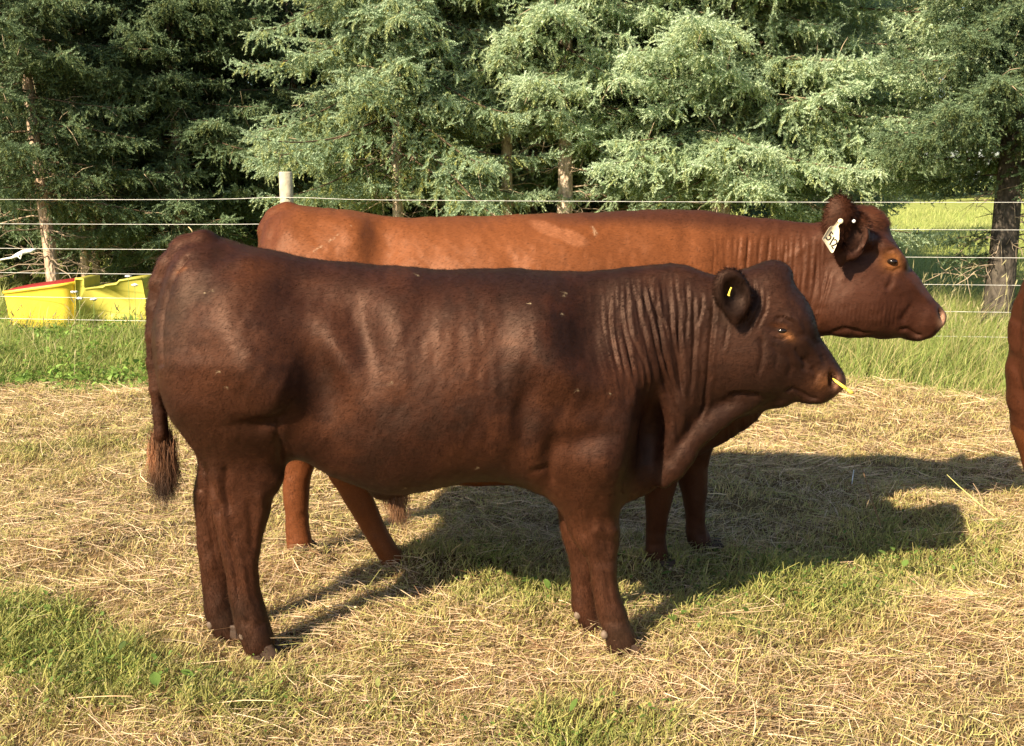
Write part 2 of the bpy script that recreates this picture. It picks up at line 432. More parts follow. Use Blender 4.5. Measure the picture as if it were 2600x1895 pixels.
# hind legs: near and far
def bull_hind(Yl, s, near):
    dx = 0 if near else -42
    yc = [(600, 760, BY + s * 0.10), (600, 900, BY + s * 0.135), (600, 1050, BY + s * 0.125), (600, 1180, Yl), (600, 1300, Yl), (600, 1660, Yl)]
    e = [(580, 725), (500, 750), (440, 800), (416, 850), (415, 918), (431, 1008), (446, 1052), (472, 1099), (500, 1148), (516, 1182), (528, 1237), (536, 1275), (545, 1339), (560, 1402), (572, 1457), (584, 1530), (594, 1580), (606, 1615), (622, 1650)]
    f = [(600, 725), (700, 755), (760, 800), (800, 860), (806, 930), (790, 990), (752, 1050), (722, 1110), (722, 1170), (722, 1215), (711, 1242), (692, 1267), (686, 1297), (674, 1339), (664, 1381), (656, 1424), (656, 1466), (665, 1508), (677, 1551), (686, 1590), (697, 1625), (702, 1650)]
    if not near:
        e = [(580, 725), (500, 750), (440, 800), (416, 850), (415, 918), (431, 1008), (446, 1052), (472, 1099), (496, 1148), (505, 1182), (497, 1215), (492, 1245), (493, 1290), (499, 1339), (505, 1424), (513, 1487), (520, 1550), (532, 1590), (550, 1622)]
        f = [(600, 725), (700, 755), (760, 800), (800, 860), (806, 930), (790, 990), (745, 1050), (700, 1110), (668, 1170), (645, 1215), (632, 1250), (620, 1290), (598, 1339), (588, 1381), (584, 1424), (586, 1487), (596, 1530), (606, 1570), (618, 1600), (624, 1622)]
    wd = [(600, 725, 0.01), (600, 760, .085), (600, 820, 0.142), (600, 900, 0.165), (600, 1000, 0.155), (600, 1080, 0.118), (600, 1150, 0.085), (600, 1230, 0.063), (600, 1300, 0.054), (600, 1370, 0.043), (600, 1460, 0.038), (600, 1530, 0.043), (600, 1580, 0.048), (600, 1650, 0.05)]
    vb.loft(up=e, lo=f, W=wd, Yp=Yl, ang=math.pi / 2, p=2.2, k=0.05, smooth=0.008, ycurve=[(a, b, c) for a, b, c in yc])
bull_hind(3.46, -1, True)
bull_hind(3.63, 1, False)
# front legs
def bull_front(Yl, s, near):
    if near:
        e = [(1470, 930), (1390, 955), (1355, 1010), (1365, 1080), (1385, 1150), (1400, 1220), (1416, 1270), (1432, 1320), (1450, 1365), (1482, 1404), (1498, 1443), (1505, 1503), (1512, 1546), (1522, 1585), (1537, 1613), (1543, 1650)]
        f = [(1490, 930), (1590, 955), (1636, 1010), (1632, 1080), (1618, 1130), (1604, 1168), (1598, 1210), (1594, 1247), (1578, 1294), (1578, 1340), (1577, 1384), (1568, 1424), (1565, 1463), (1573, 1510), (1588, 1550), (1600, 1581), (1616, 1613), (1624, 1650)]
    else:
        e = [(1340, 1050), (1365, 1130), (1395, 1220), (1411, 1278), (1419, 1325), (1434, 1385), (1445, 1424), (1450, 1463), (1451, 1522), (1453, 1550), (1466, 1578), (1480, 1600)]
        f = [(1560, 1050), (1560, 1130), (1550, 1220), (1540, 1278), (1532, 1325), (1528, 1385), (1520, 1424), (1514, 1463), (1516, 1522), (1524, 1550), (1535, 1578), (1545, 1600)]
    wd = [(1500, 930, 0.01), (1500, 965, .085), (1500, 1050, 0.132), (1500, 1150, 0.115), (1500, 1230, 0.09), (1500, 1300, 0.068), (1500, 1380, 0.056), (1500, 1424, 0.049), (1500, 1470, 0.042), (1500, 1530, 0.044), (1500, 1580, 0.050), (1500, 1650, 0.05)]
    yc = [(1500, 950, BY + s * 0.13), (1500, 1100, BY + s * 0.145), (1500, 1230, BY + s * 0.12), (1500, 1330, Yl), (1500, 1650, Yl)]
    vb.loft(up=e, lo=f, W=wd, Yp=Yl, ang=math.pi / 2, p=2.2, k=0.045, smooth=0.008, ycurve=yc)
bull_front(3.47, -1, True)
bull_front(3.66, 1, False)
for s_ in (-1, 1):
    q_ = P(1652, 1200, BY - .20); vb.ell((q_[0], BY + s_ * .250, q_[2]), (.075, .165, .27), rot=-.22, k=.06, cut=True)
# brisket / dewlap fold
dl = [(1925, 1012, .022), (1870, 1034, .034), (1825, 1060, .040), (1790, 1090, .040), (1760, 1118, .036), (1735, 1155, .044), (1712, 1190, .040), (1688, 1222, .026)]
vb.chain([(*P(a, b, BY - 0.07), r * .95) for a, b, r in dl], k=0.018, sy=0.8)
vb.chain([(*P(1985, 1018, BY - .02), .018), (*P(1940, 1018, BY - .03), .024), (*P(1890, 1026, BY - .04), .030)], k=.02)
vb.ell(P(1978, 1018, BY - .02), (.034, .05, .020), k=.012)
vb.chain([(*P(1790, 960, BY), .10), (*P(1760, 1040, BY), .07), (*P(1720, 1120, BY), .055)], k=0.06, sy=0.9)
vb.chain([(*P(1960, 1012, BY - .02), .028), (*P(1900, 1022, BY - .02), .034), (*P(1840, 1040, BY - .02), .045)], k=0.025, sy=1.0)
# head
HA = -math.atan2(262, 330)
vb.loft(up=[(1800, 725), (1850, 698), (1885, 684), (1910, 679), (1940, 673), (1965, 670), (1989, 681), (2003, 694), (2016, 723), (2037, 747), (2055, 777), (2067, 808), (2073, 838), (2083, 859), (2104, 886), (2122, 917), (2139, 941), (2147, 958), (2146, 972)],
        lo=[(1660, 760), (1700, 830), (1740, 900), (1775, 950), (1815, 985), (1850, 1001), (1900, 1006), (1950, 1012), (1990, 1014), (2020, 1011), (2052, 1019), (2080, 1021), (2104, 1014), (2122, 1004), (2134, 990), (2146, 973)],
        W=[(1740, 760, 0.06), (1790, 800, 0.10), (1850, 830, 0.125), (1900, 840, 0.132), (1950, 850, 0.132), (2000, 880, 0.118), (2030, 900, 0.100), (2060, 920, 0.088), (2090, 940, 0.082), (2115, 955, 0.078), (2135, 965, 0.062), (2146, 972, 0.035)],
        Yp=BY - 0.02, ang=HA, p=2.4, egg=0.0, k=0.03, smooth=0.006)
vb.ell(P(2010, 800, BY - .10), (0.075, 0.035, 0.032), rot=-0.7, k=0.03)      # brow
vb.ell(P(2010, 800, BY + .08), (0.075, 0.035, 0.032), rot=-0.7, k=0.03)
vb.ell(P(1900, 900, BY - .10), (0.12, 0.05, 0.11), k=0.05)                   # cheek
vb.ell(P(1900, 900, BY + .08), (0.12, 0.05, 0.11), k=0.05)
vb.ell(P(1965, 690, BY), (0.05, 0.05, 0.03), k=0.03)
vb.ell(P(2005, 693, BY + 0.03), (0.015, 0.02, 0.012), k=0.01)
vb.ell(P(2060, 1008, BY - .02), (0.045, 0.06, 0.020), rot=-0.1, k=0.02)      # lips
for s in (-1, 1):
    yb = BY - 0.02
    vb.ell(P(2100, 965, yb + s * 0.062), (0.045, 0.030, 0.042), rot=-0.7, k=0.02)
    vb.ell(P(2115, 965, yb + s * 0.083), (0.013, 0.030, 0.030), rot=0.2, k=0.008, cut=True)   # nostril
    vb.ell(P(1980, 838, yb + s * 0.150), (0.033, 0.028, 0.016), rot=-0.30, k=0.015, cut=True)  # eye hollow
def ear(v, c, r, s, Yc, tiltc=0.1):
    v.chain([(c[0] + .005, c[1], c[2] - r[1] * .45, r[0] * .62), (c[0] + .012, c[1] + s * .004, c[2] - r[1] * 1.12, .016)], k=.02, sy=.5)
    """drooping cupped ear: thick rim, hollow turned to the side"""
    cx, cy, cz = c
    v.ell((cx, cy, cz), (r[0], 0.030, r[1]), rot=tiltc, k=0.015)
    v.ell((cx + 0.006, cy + s * 0.030, cz - 0.004), (r[0] * 0.78, 0.036, r[1] * 0.80), rot=tiltc, k=0.008, cut=True)
e = P(1862, 744, BY - 0.19)
ear(vb, e, (0.056, 0.079), -1, BY, 0.35)
e2 = (e[0] - .03, 2 * BY - e[1], e[2] - .07); ear(vb, e2, (0.053, 0.083), 1, BY, 0.35)
for s, q in ((-1, e), (1, e2)):
    vb.chain([(*P(1905, 790, BY + s * 0.10), .035), (q[0] + 0.02, q[1] - s * 0.025, q[2] - 0.05, .026)], k=0.02)
vb.chain([(*P(975, 1232, BY), .055), (*P(1010, 1240, BY), .035)], k=0.03)

WR = [  # neck wrinkles: (points, width px, depth m)
    ([(1553, 700), (1556, 800), (1566, 880), (1578, 960)], 5, .0055), ([(1575, 700), (1582, 790), (1600, 880), (1618, 980)], 5, .006),
    ([(1600, 705), (1620, 770), (1640, 860), (1660, 950)], 6, .0065), ([(1625, 715), (1650, 800), (1672, 900), (1700, 1000)], 6, .008),
    ([(1662, 720), (1672, 800), (1685, 900), (1712, 985), (1722, 1030)], 6, .011), ([(1700, 740), (1706, 840), (1722, 920), (1730, 1000)], 6, .008),
    ([(1725, 770), (1724, 860), (1730, 940), (1732, 1010)], 7, .011), ([(1760, 740), (1764, 800), (1762, 870), (1758, 960), (1752, 1010)], 6, .009),
    ([(1782, 740), (1784, 780), (1770, 830), (1764, 900)], 5, .007), ([(1810, 745), (1812, 800), (1803, 880), (1798, 960), (1790, 1030), (1772, 1075)], 7, .012),
    ([(1530, 720), (1536, 800), (1546, 860)], 4, .003), ([(1640, 700), (1655, 760), (1690, 830), (1700, 880)], 5, .006),
    ([(1590, 760), (1606, 850), (1640, 930), (1655, 1010)], 5, .005), ([(1745, 720), (1746, 800), (1740, 880)], 5, .006),
    ([(1850, 820), (1843, 860), (1836, 890)], 6, .006), ([(1680, 930), (1700, 1000), (1718, 1050), (1725, 1120)], 9, .012),
    ([(1930, 720), (1932, 770), (1915, 815), (1895, 850)], 5, .006), ([(1912, 700), (1918, 760), (1905, 800), (1885, 830)], 6, .008), ([(1948, 740), (1945, 790), (1920, 840)], 5, .005),
]
def bull_relief(u, v, V, Nn):
    d = np.zeros(len(u)); lat = np.clip(np.abs(Nn[:, 1]) * 1.5 - .25, 0, 1)
    body = (u < 1840)
    def g(x, y, rx, ry, rot, a):
        nonlocal d; d += 1.45 * a * gmask(u, v, x, y, rx, ry, rot) * lat
    g(640, 880, 125, 170, -20, .036)         # thigh muscle
    g(560, 790, 90, 60, -30, .012)
    g(640, 950, 46, 130, -25, .010)          # ridge on the thigh
    g(715, 990, 62, 66, 0, .022)            # stifle
    g(812, 990, 66, 125, -15, -.026)        # behind the stifle
    g(862, 900, 36, 110, -28, .013)          # flank band
    g(925, 850, 48, 120, -14, -.022)         # flank hollow
    g(640, 1070, 70, 18, -8, -.006)
    g(690, 1062, 50, 22, -25, -.014)         # fold over the stifle
    g(640, 660, 90, 26, -12, .014)           # pelvis
    g(640, 720, 60, 34, -10, .006); g(560, 650, 34, 40, 20, -.012)
    g(760, 740, 70, 60, 0, -.014)
    g(1010, 780, 60, 150, 8, .012)           # last ribs
    g(1080, 820, 30, 150, 6, -.003); g(1180, 850, 26, 150, 5, -.002); g(1285, 900, 26, 160, 0, -.004)
    g(1380, 830, 80, 130, 5, .026)           # shoulder blade
    g(1510, 830, 85, 130, 5, -.032)          # hollow ahead of it
    g(1450, 950, 110, 60, 20, .022)
    g(1330, 1060, 30, 110, 5, -.016)         # behind the elbow
    g(1480, 1120, 80, 36, -15, -.014)
    g(1540, 1190, 60, 60, 0, .018)           # forearm muscle
    g(1400, 1160, 24, 70, 10, -.012)
    g(1655, 1090, 34, 90, 5, -.040)          # front of the shoulder
    g(1660, 690, 130, 26, 0, .010)           # crest
    for pts, w, a in WR:
        a *= .66; m = smask(u, v, pts, w * .8); sh = smask(u - w * 1.5, v, pts, w); d -= a * m; d += 0.4 * a * sh
    d -= .010 * smask(u, v, [(478, 655), (448, 692), (428, 735), (416, 790), (411, 850), (410, 925)], 6, False) * (np.abs(V[:, 1] - BY) < .25)
    # creases in thigh, hock tendon lines, pastern
    for pts, w, a in [([(690, 1060), (705, 1085), (714, 1140), (712, 1190)], 10, .010), ([(650, 1052), (690, 1056), (720, 1046), (750, 1012)], 8, .008),
                      ([(520, 1170), (530, 1225), (548, 1270), (560, 1340)], 8, .014), ([(575, 1170), (572, 1240), (585, 1310)], 9, .009), ([(560, 1340), (582, 1400), (596, 1450), (606, 1540)], 6, .008),
                      ([(1500, 1340), (1540, 1350), (1575, 1345)], 18, -.009), ([(1500, 1425), (1540, 1430), (1570, 1420)], 12, .003),
                      ([(1345, 1200), (1390, 1195), (1408, 1240)], 9, .008), ([(600, 1570), (640, 1590), (690, 1580)], 12, .003), ([(1525, 1575), (1560, 1580), (1600, 1582)], 12, .003), ([(1530, 1300), (1540, 1360), (1546, 1420)], 9, .004), ([(590, 1350), (612, 1420), (626, 1500), (640, 1550)], 8, -.005), ([(630, 1260), (640, 1330), (640, 1400)], 10, .005), ([(530, 1230), (520, 1300), (530, 1400), (545, 1480)], 6, .004), ([(1536, 1440), (1545, 1500), (1558, 1550)], 7, .004),
                      # face
                      ([(1990, 998), (2015, 985), (2040, 1000), (2060, 1012), (2085, 1016)], 5, .009), ([(1852, 1004), (1890, 1003), (1932, 1005)], 7, .014),
                      ([(1935, 850), (1938, 900), (1925, 960)], 7, .006), ([(2040, 905), (2048, 925), (2040, 945)], 8, .005), ([(2000, 890), (2010, 930), (2000, 960)], 8, .004), ([(1960, 870), (1975, 900), (1970, 940)], 7, .004), ([(2085, 900), (2095, 925)], 7, .004), ([(2000, 760), (2030, 800)], 8, .003), ([(2020, 880), (2032, 905), (2055, 925)], 7, .006), ([(1968, 812), (1990, 806), (2015, 820)], 5, .005),
                      ([(1962, 858), (1985, 862), (2010, 850)], 4, .005), ([(2060, 930), (2075, 950), (2070, 975)], 7, .005)]:
        d -= a * smask(u, v, pts, w)
    for pts, w, a in [([(545, 1180), (556, 1240), (572, 1330), (586, 1400)], 8, .008), ([(660, 1240), (664, 1300), (650, 1360)], 12, .006), ([(500, 1250), (500, 1290)], 10, .006), ([(1590, 1380), (1575, 1420)], 9, -.004), ([(1470, 1290), (1500, 1350), (1520, 1420)], 10, .006), ([(2030, 850), (2060, 885), (2095, 930)], 12, .006), ([(1990, 800), (2020, 812), (2040, 850)], 8, .006), ([(1640, 1130), (1642, 1200)], 10, .004)]:
        d += a * smask(u, v, pts, w)
    # loose skin, small swellings
    d += (vnoise(u, v, 3, 60) - .5) * .005 + (vnoise(u * 1.6, v * 0.5, 5, 26) - .5) * .0013 * body + (vnoise(u, v, 9, 11) - .5) * .0009
    st = np.exp(-((u - 1640) / 130) ** 4) * np.clip((v - 690) / 30, 0, 1) * np.clip((1050 - v) / 80, 0, 1)
    d += st * ((vnoise(u - .12 * (v - 800), v * .10, 14, 9) - .5) * .0062 + (vnoise(u - .14 * (v - 800), v * .08, 15, 4.5) - .5) * .003)
    rb_ = np.exp(-((u - 1230) / 230) ** 4) * np.exp(-((v - 960) / 190) ** 4)
    d += rb_ * (vnoise(u - .08 * v, v * .16, 16, 15) - .5) * .0018
    d += body * (vnoise(u + .5 * v, v * .3, 17, 22) - .5) * .002
    leg = np.clip((v - 1180) / 80, 0, 1)
    d += leg * (vnoise(u, v * .7, 11, 24) - .5) * .003
    return d
def bull_paint(u, v, V):
    c = np.tile(np.array([.037, .0133, .0076]), (len(u), 1))
    n1 = vnoise(u, v, 21, 130)[:, None]; n2 = vnoise(u, v, 22, 40)[:, None]
    c = c * (0.62 + 0.42 * n1 + 0.30 * n2 + .12 * vnoise(u, v * 2, 23, 14)[:, None])
    c[:, 0] *= 1.10; c[:, 2] *= .92
    pt = vnoise(u + .3 * v, v, 24, 95) * .65 + vnoise(u, v * 1.3, 25, 28) * .35
    c = mix(c, (.092, .031, .0140), .60 * np.clip((pt - .52) * 5, 0, 1)); c = mix(c, (.022, .0095, .0062), .65 * np.clip((.44 - pt) * 6, 0, 1))
    c = mix(c, (.075, .025, .011), 0.5 * gmask(u, v, 560, 1080, 130, 260)); c = mix(c, (.065, .021, .010), .5 * gmask(u, v, 900, 790, 200, 130))
    c = mix(c, (.105, .033, .012), .7 * gmask(u, v, 655, 690, 70, 36, -14)); c = mix(c, (.20, .07, .024), .75 * smask(u, v, [(443, 698), (462, 685), (480, 678)], 6))
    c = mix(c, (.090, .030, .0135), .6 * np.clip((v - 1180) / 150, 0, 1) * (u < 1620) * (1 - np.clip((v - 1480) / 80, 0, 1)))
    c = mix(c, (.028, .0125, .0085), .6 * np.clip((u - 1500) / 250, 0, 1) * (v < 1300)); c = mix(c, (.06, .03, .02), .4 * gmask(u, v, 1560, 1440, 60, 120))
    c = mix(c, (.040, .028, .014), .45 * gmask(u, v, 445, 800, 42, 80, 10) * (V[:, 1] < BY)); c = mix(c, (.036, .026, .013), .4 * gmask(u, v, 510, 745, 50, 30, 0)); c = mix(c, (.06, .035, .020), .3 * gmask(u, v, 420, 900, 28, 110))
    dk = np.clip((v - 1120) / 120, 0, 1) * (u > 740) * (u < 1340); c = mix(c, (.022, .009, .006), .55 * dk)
    # face marks
    c = mix(c, (.42, .17, .06), .85 * gmask(u, v, 2000, 850, 20, 9, 38)); c = mix(c, (.15, .05, .02), .6 * gmask(u, v, 1980, 828, 22, 7, 8)); c = mix(c, (.12, .05, .028), .5 * gmask(u, v, 1972, 852, 22, 6, 30))
    c = mix(c, (.02, .01, .008), .9 * gmask(u, v, 1984, 839, 17, 5, 10))
    c = mix(c, (.55, .27, .17), .9 * gmask(u, v, 2137, 974, 15, 26, 20)); c = mix(c, (.17, .065, .022), .65 * gmask(u, v, 2095, 965, 30, 22, -30)); c = mix(c, (.01, .006, .005), .95 * gmask(u, v, 2116, 968, 6, 17, 12))
    c = mix(c, (.07, .025, .012), .5 * gmask(u, v, 1975, 755, 45, 40))
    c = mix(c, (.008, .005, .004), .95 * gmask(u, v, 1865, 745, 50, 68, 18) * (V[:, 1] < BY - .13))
    rng = np.random.default_rng(4)   # chaff and dust specks
    for x, y in [(1346, 771), (1428, 798), (1433, 751), (1437, 745), (1062, 700), (995, 972), (1214, 1188), (1468, 991), (1030, 1240), (557, 944), (577, 985), (1550, 1000), (540, 738), (520, 745)]:
        c = mix(c, (.6, .48, .3), .9 * gmask(u, v, x, y, 2.4, 1.7, 20))
    c = mix(c, (.06, .035, .022), .4 * gmask(u, v, 600, 1600, 60, 60)); c = mix(c, (.075, .043, .028), .5 * gmask(u, v, 1580, 1600, 60, 50))
    return np.clip(c * .56, 0.003, 1)
def body_flow(cxz):
    def f(p):
        d = np.tile(np.array([-1.0, 0, -0.45]), (len(p), 1))
        leg = np.clip((0.55 - p[:, 2]) / 0.15, 0, 1)[:, None]
        return d * (1 - leg) + np.array([-.15, 0, -1.0]) * leg
    return f
bull_ear = lambda u, v, V: ((gmask(u, v, 1862, 744, 52, 72, 15) * (np.abs(V[:, 1] - BY) > .13)) > .2).astype(float)
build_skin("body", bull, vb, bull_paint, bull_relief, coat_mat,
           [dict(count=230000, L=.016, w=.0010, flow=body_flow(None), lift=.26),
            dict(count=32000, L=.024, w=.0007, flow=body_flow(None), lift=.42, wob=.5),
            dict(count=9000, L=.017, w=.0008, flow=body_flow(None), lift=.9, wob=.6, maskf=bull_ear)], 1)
for s, (a, b), Yl in ((1, (2092 - 112, 838), 0), ):
    for sg in (-1, 1):
        c = P(1982, 838, BY - .02 - .104); c = (c[0], BY - .02 + sg * .104, c[2])
        V, F = ball((c[0], c[1] + sg * .010, c[2]), .020, sc=(1, 1, .55)); add_child("eye", V, F, bull, eye_mat)
claw_mat = flat_mat("pale_dewclaw", (.15, .11, .08), rough=.6, scale=50)
for (x, y, Yl) in ((612, 1614, 3.43), (530, 1586, 3.60), (1530, 1612, 3.44), (1462, 1562, 3.63)):
    V, F = ball(P(x + 5, y, Yl), .014, 14, 9, (1, .9, 1.15)); add_child("dewclaw", V, F, bull, claw_mat)
for (x, y, Yl) in ((655, 1655, 3.46), (590, 1622, 3.63), (1580, 1652, 3.47), (1500, 1592, 3.66)):
    q = P(x, y, Yl); V, F = hoof_mesh((q[0] + .03, Yl, 0.0), .10, .105, .045); add_child("hoof", V, F, bull, horn_mat)
rng = np.random.default_rng(7)
n = 5200; t = rng.random(n)   # tail switch
r0 = np.array([P(410 + 4 * a, 1085 + 75 * a, BY - .01) for a in t]) + rng.normal(0, 1, (n, 3)) * np.array([.016, .014, .012]) * (0.5 + .6 * np.sin(t * np.pi))[:, None]
dd = np.array([[.0, 0, -1.0]]) + rng.normal(0, .13, (n, 3)); kk = rng.random(n)
V, F, c = hair_lock(r0, dd, .16, .0008, rng, droop=.05, curl=.018, cols=(.15, .068, .032), nseg=6)
tip = np.clip((P(410, 1190, BY)[2] + .02 - V[:, 2]) / .08, 0, 1)[:, None]; c = c * (1 - .75 * tip) + .0
lt = np.exp(-((V[:, 2] - P(410, 1160, BY)[2]) / .05) ** 2)[:, None] * (V[:, 0] < P(408, 1160, BY)[0])[:, None]; c = c * (1 + 1.1 * lt)
add_child("tail_switch", V, [F], bull, hair_mat, c)
n = 1300; t = rng.random(n)    # tassel under the belly
r0 = np.array([P(968 + 60 * a, 1238, BY) for a in t]) + rng.normal(0, .012, (n, 3)); r0[:, 2] += .02
add_hair("belly_tassel", bull, r0, np.array([[.10, 0, -1.0]]) + rng.normal(0, .12, (n, 3)) + np.stack([.75 * (.55 - t), 0 * t, 0 * t], 1), L=.125, w=.0010, rng=rng, droop=.1, curl=.012, cols=(.20, .10, .05), nseg=6)
setp(bull, "dark brown bull with wrinkled neck and long hanging tail, standing side-on nearest the camera", "bull")

# ================================================================= the big red-brown cow behind
CY = 4.38
cow = empty("cow", (P(1500, 800, CY)[0], CY, 0)); cow['yc'] = CY
vc = Vol((P(635, 600, CY)[0], CY - 0.50, -0.01), (P(2420, 600, CY)[0], CY + 0.50, 1.62), 0.0095)
vc.loft(up=[(664, 660), (666, 610), (670, 575), (682, 553), (700, 540), (728, 528), (754, 522), (783, 523), (816, 531), (881, 529), (917, 537), (972, 548), (1062, 553), (1204, 549), (1376, 543), (1525, 539), (1663, 531), (1778, 534), (1892, 550), (2018, 562), (2087, 569), (2150, 560)],
        lo=[(664, 680), (672, 800), (690, 920), (730, 1040), (800, 1130), (900, 1190), (1000, 1215), (1200, 1225), (1400, 1225), (1550, 1225), (1680, 1205), (1793, 1138), (1832, 1125), (1887, 1093), (1935, 1050), (1975, 985), (2010, 920), (2060, 860), (2110, 835), (2150, 820)],
        W=[(664, 800, .10), (690, 800, .22), (740, 800, .27), (850, 800, .31), (960, 800, .28), (1150, 800, .345), (1350, 800, .36), (1500, 800, .33), (1620, 800, .28), (1750, 800, .22), (1850, 800, .165), (1950, 800, .125), (2060, 800, .105), (2150, 800, .095)],
        Yp=CY, p=2.3, egg=.06, smooth=.02)
def cow_leg(e, f, wd, yc, Yl, k=.05):
    vc.loft(up=e, lo=f, W=wd, Yp=Yl, ang=math.pi / 2, p=2.15, k=k, smooth=.010, ycurve=yc)
CW = [(0, 700, .02), (0, 750, .10), (0, 850, .17), (0, 1000, .15), (0, 1100, .10), (0, 1180, .060), (0, 1240, .052), (0, 1330, .042), (0, 1380, .048), (0, 1440, .05)]
cow_leg([(700, 720), (674, 820), (676, 920), (690, 1000), (704, 1070), (712, 1130), (716, 1180), (718, 1241), (722, 1310), (727, 1380), (735, 1420)],
        [(1000, 720), (1020, 820), (980, 920), (910, 1000), (850, 1070), (812, 1130), (799, 1190), (786, 1237), (782, 1275), (787, 1339), (795, 1381), (800, 1420)],
        CW, [(0, 700, CY + .10), (0, 1000, CY + .13), (0, 1180, CY + .08), (0, 1420, CY + .07)], CY + .07)
cow_leg([(700, 720), (674, 820), (680, 920), (710, 1000), (750, 1070), (790, 1140), (822, 1191), (858, 1246), (900, 1313), (935, 1372), (958, 1410), (975, 1450)],
        [(1000, 720), (1040, 820), (1020, 920), (990, 1000), (960, 1070), (940, 1140), (936, 1191), (945, 1250), (960, 1296), (985, 1347), (1008, 1385), (1030, 1415), (1040, 1450)],
        CW, [(0, 700, CY - .10), (0, 1000, CY - .13), (0, 1180, CY - .13), (0, 1450, CY - .12)], CY - .12)
FW = [(0, 950, .02), (0, 990, .09), (0, 1080, .12), (0, 1180, .085), (0, 1260, .062), (0, 1310, .056), (0, 1350, .044), (0, 1400, .044), (0, 1440, .05)]
cow_leg([(1560, 950), (1570, 1050), (1600, 1150), (1625, 1210), (1634, 1246), (1638, 1300), (1638, 1360), (1636, 1405), (1640, 1440)],
        [(1830, 950), (1800, 1050), (1745, 1150), (1722, 1210), (1712, 1246), (1696, 1300), (1690, 1360), (1698, 1405), (1708, 1440)],
        FW, [(0, 950, CY - .13), (0, 1200, CY - .12), (0, 1440, CY - .11)], CY - .11)
cow_leg([(1600, 950), (1640, 1050), (1690, 1150), (1716, 1210), (1730, 1246), (1741, 1300), (1742, 1350), (1748, 1380), (1766, 1402)],
        [(1850, 950), (1838, 1050), (1810, 1135), (1797, 1200), (1796, 1246), (1790, 1290), (1793, 1330), (1803, 1365), (1822, 1402)],
        [(0, 950, .11), (0, 1080, .12), (0, 1160, .085), (0, 1230, .062), (0, 1280, .054), (0, 1320, .044), (0, 1370, .046), (0, 1410, .05)], [(0, 950, CY + .13), (0, 1200, CY + .12), (0, 1410, CY + .10)], CY + .10)
# tail bunched over the rump
vc.chain([(*P(a, b, CY), r) for a, b, r in [(730, 545, .05), (700, 556, .045), (680, 585, .040), (676, 640, .032), (680, 720, .028), (688, 850, .024), (694, 940, .022), (696, 1000, .020)]], k=.02)
# head
CA = -math.atan2(260, 240)
vc.loft(up=[(2080, 580), (2120, 560), (2160, 540), (2190, 530), (2212, 530), (2228, 540), (2240, 562), (2252, 588), (2272, 614), (2287, 635), (2296, 652), (2303, 675), (2328, 701), (2351, 730), (2371, 758), (2390, 781), (2398, 801), (2397, 815)],
        lo=[(1880, 640), (1930, 690), (1985, 750), (2040, 805), (2070, 838), (2100, 848), (2136, 850), (2165, 858), (2194, 856), (2237, 862), (2280, 856), (2303, 860), (2323, 865), (2346, 857), (2371, 850), (2388, 838), (2397, 818)],
        W=[(2040, 640, .06), (2080, 680, .08), (2130, 690, .11), (2180, 700, .128), (2230, 715, .125), (2270, 740, .112), (2300, 765, .095), (2330, 785, .082), (2355, 800, .076), (2378, 810, .070), (2390, 814, .055), (2397, 816, .03)],
        Yp=CY - .03, ang=-0.80, p=2.35, k=.03, smooth=.006)
cyb = CY - .03
for s in (-1, 1):
    vc.ell(P(2262, 638, cyb + s * .095), (.075, .030, .030), rot=-.7, k=.03)
    vc.ell(P(2190, 780, cyb + s * .075), (.12, .05, .10), k=.05)
    vc.ell(P(2355, 812, cyb + s * .055), (.06, .030, .05), rot=-.6, k=.025)
    vc.ell(P(2388, 800, cyb + s * .060), (.013, .026, .024), rot=.3, k=.01, cut=True)
    vc.ell(P(2266, 664, cyb + s * .142), (.036, .030, .022), rot=-.1, k=.014, cut=True)
vc.ell(P(2335, 850, cyb), (.055, .06, .022), rot=.1, k=.02)
vc.ell(P(2198, 556, cyb), (.075, .07, .036), rot=-.35, k=.03)
for s in (-1, 1):   # ears: raised furry lobe with a folded lower edge
    v_ = vc
    def M_(x, y, o):
        q = P(x, y, cyb - o); return (q[0] + (.03 if s > 0 else 0), cyb + s * o, q[2] - (.17 if s > 0 else 0))
    a = M_(2134, 560, .20); yo = a[1]
    v_.ell((a[0], yo, a[2]), (.058, .032, .098), rot=.06, k=.015)
    b_ = M_(2168, 600, .17)
    v_.ell((b_[0], b_[1], b_[2]), (.062, .040, .095), rot=-.15, k=.02)
    v_.ell((b_[0] - .004, b_[1] + s * .040, b_[2]), (.046, .040, .080), rot=-.15, k=.01, cut=True)
    c_ = M_(2131, 650, .17); v_.ell(c_, (.020, .014, .050), rot=.2, k=.012)
    v_.chain([(*M_(2190, 610, .10), .045), (*M_(2165, 605, .15), .035)], k=.02)
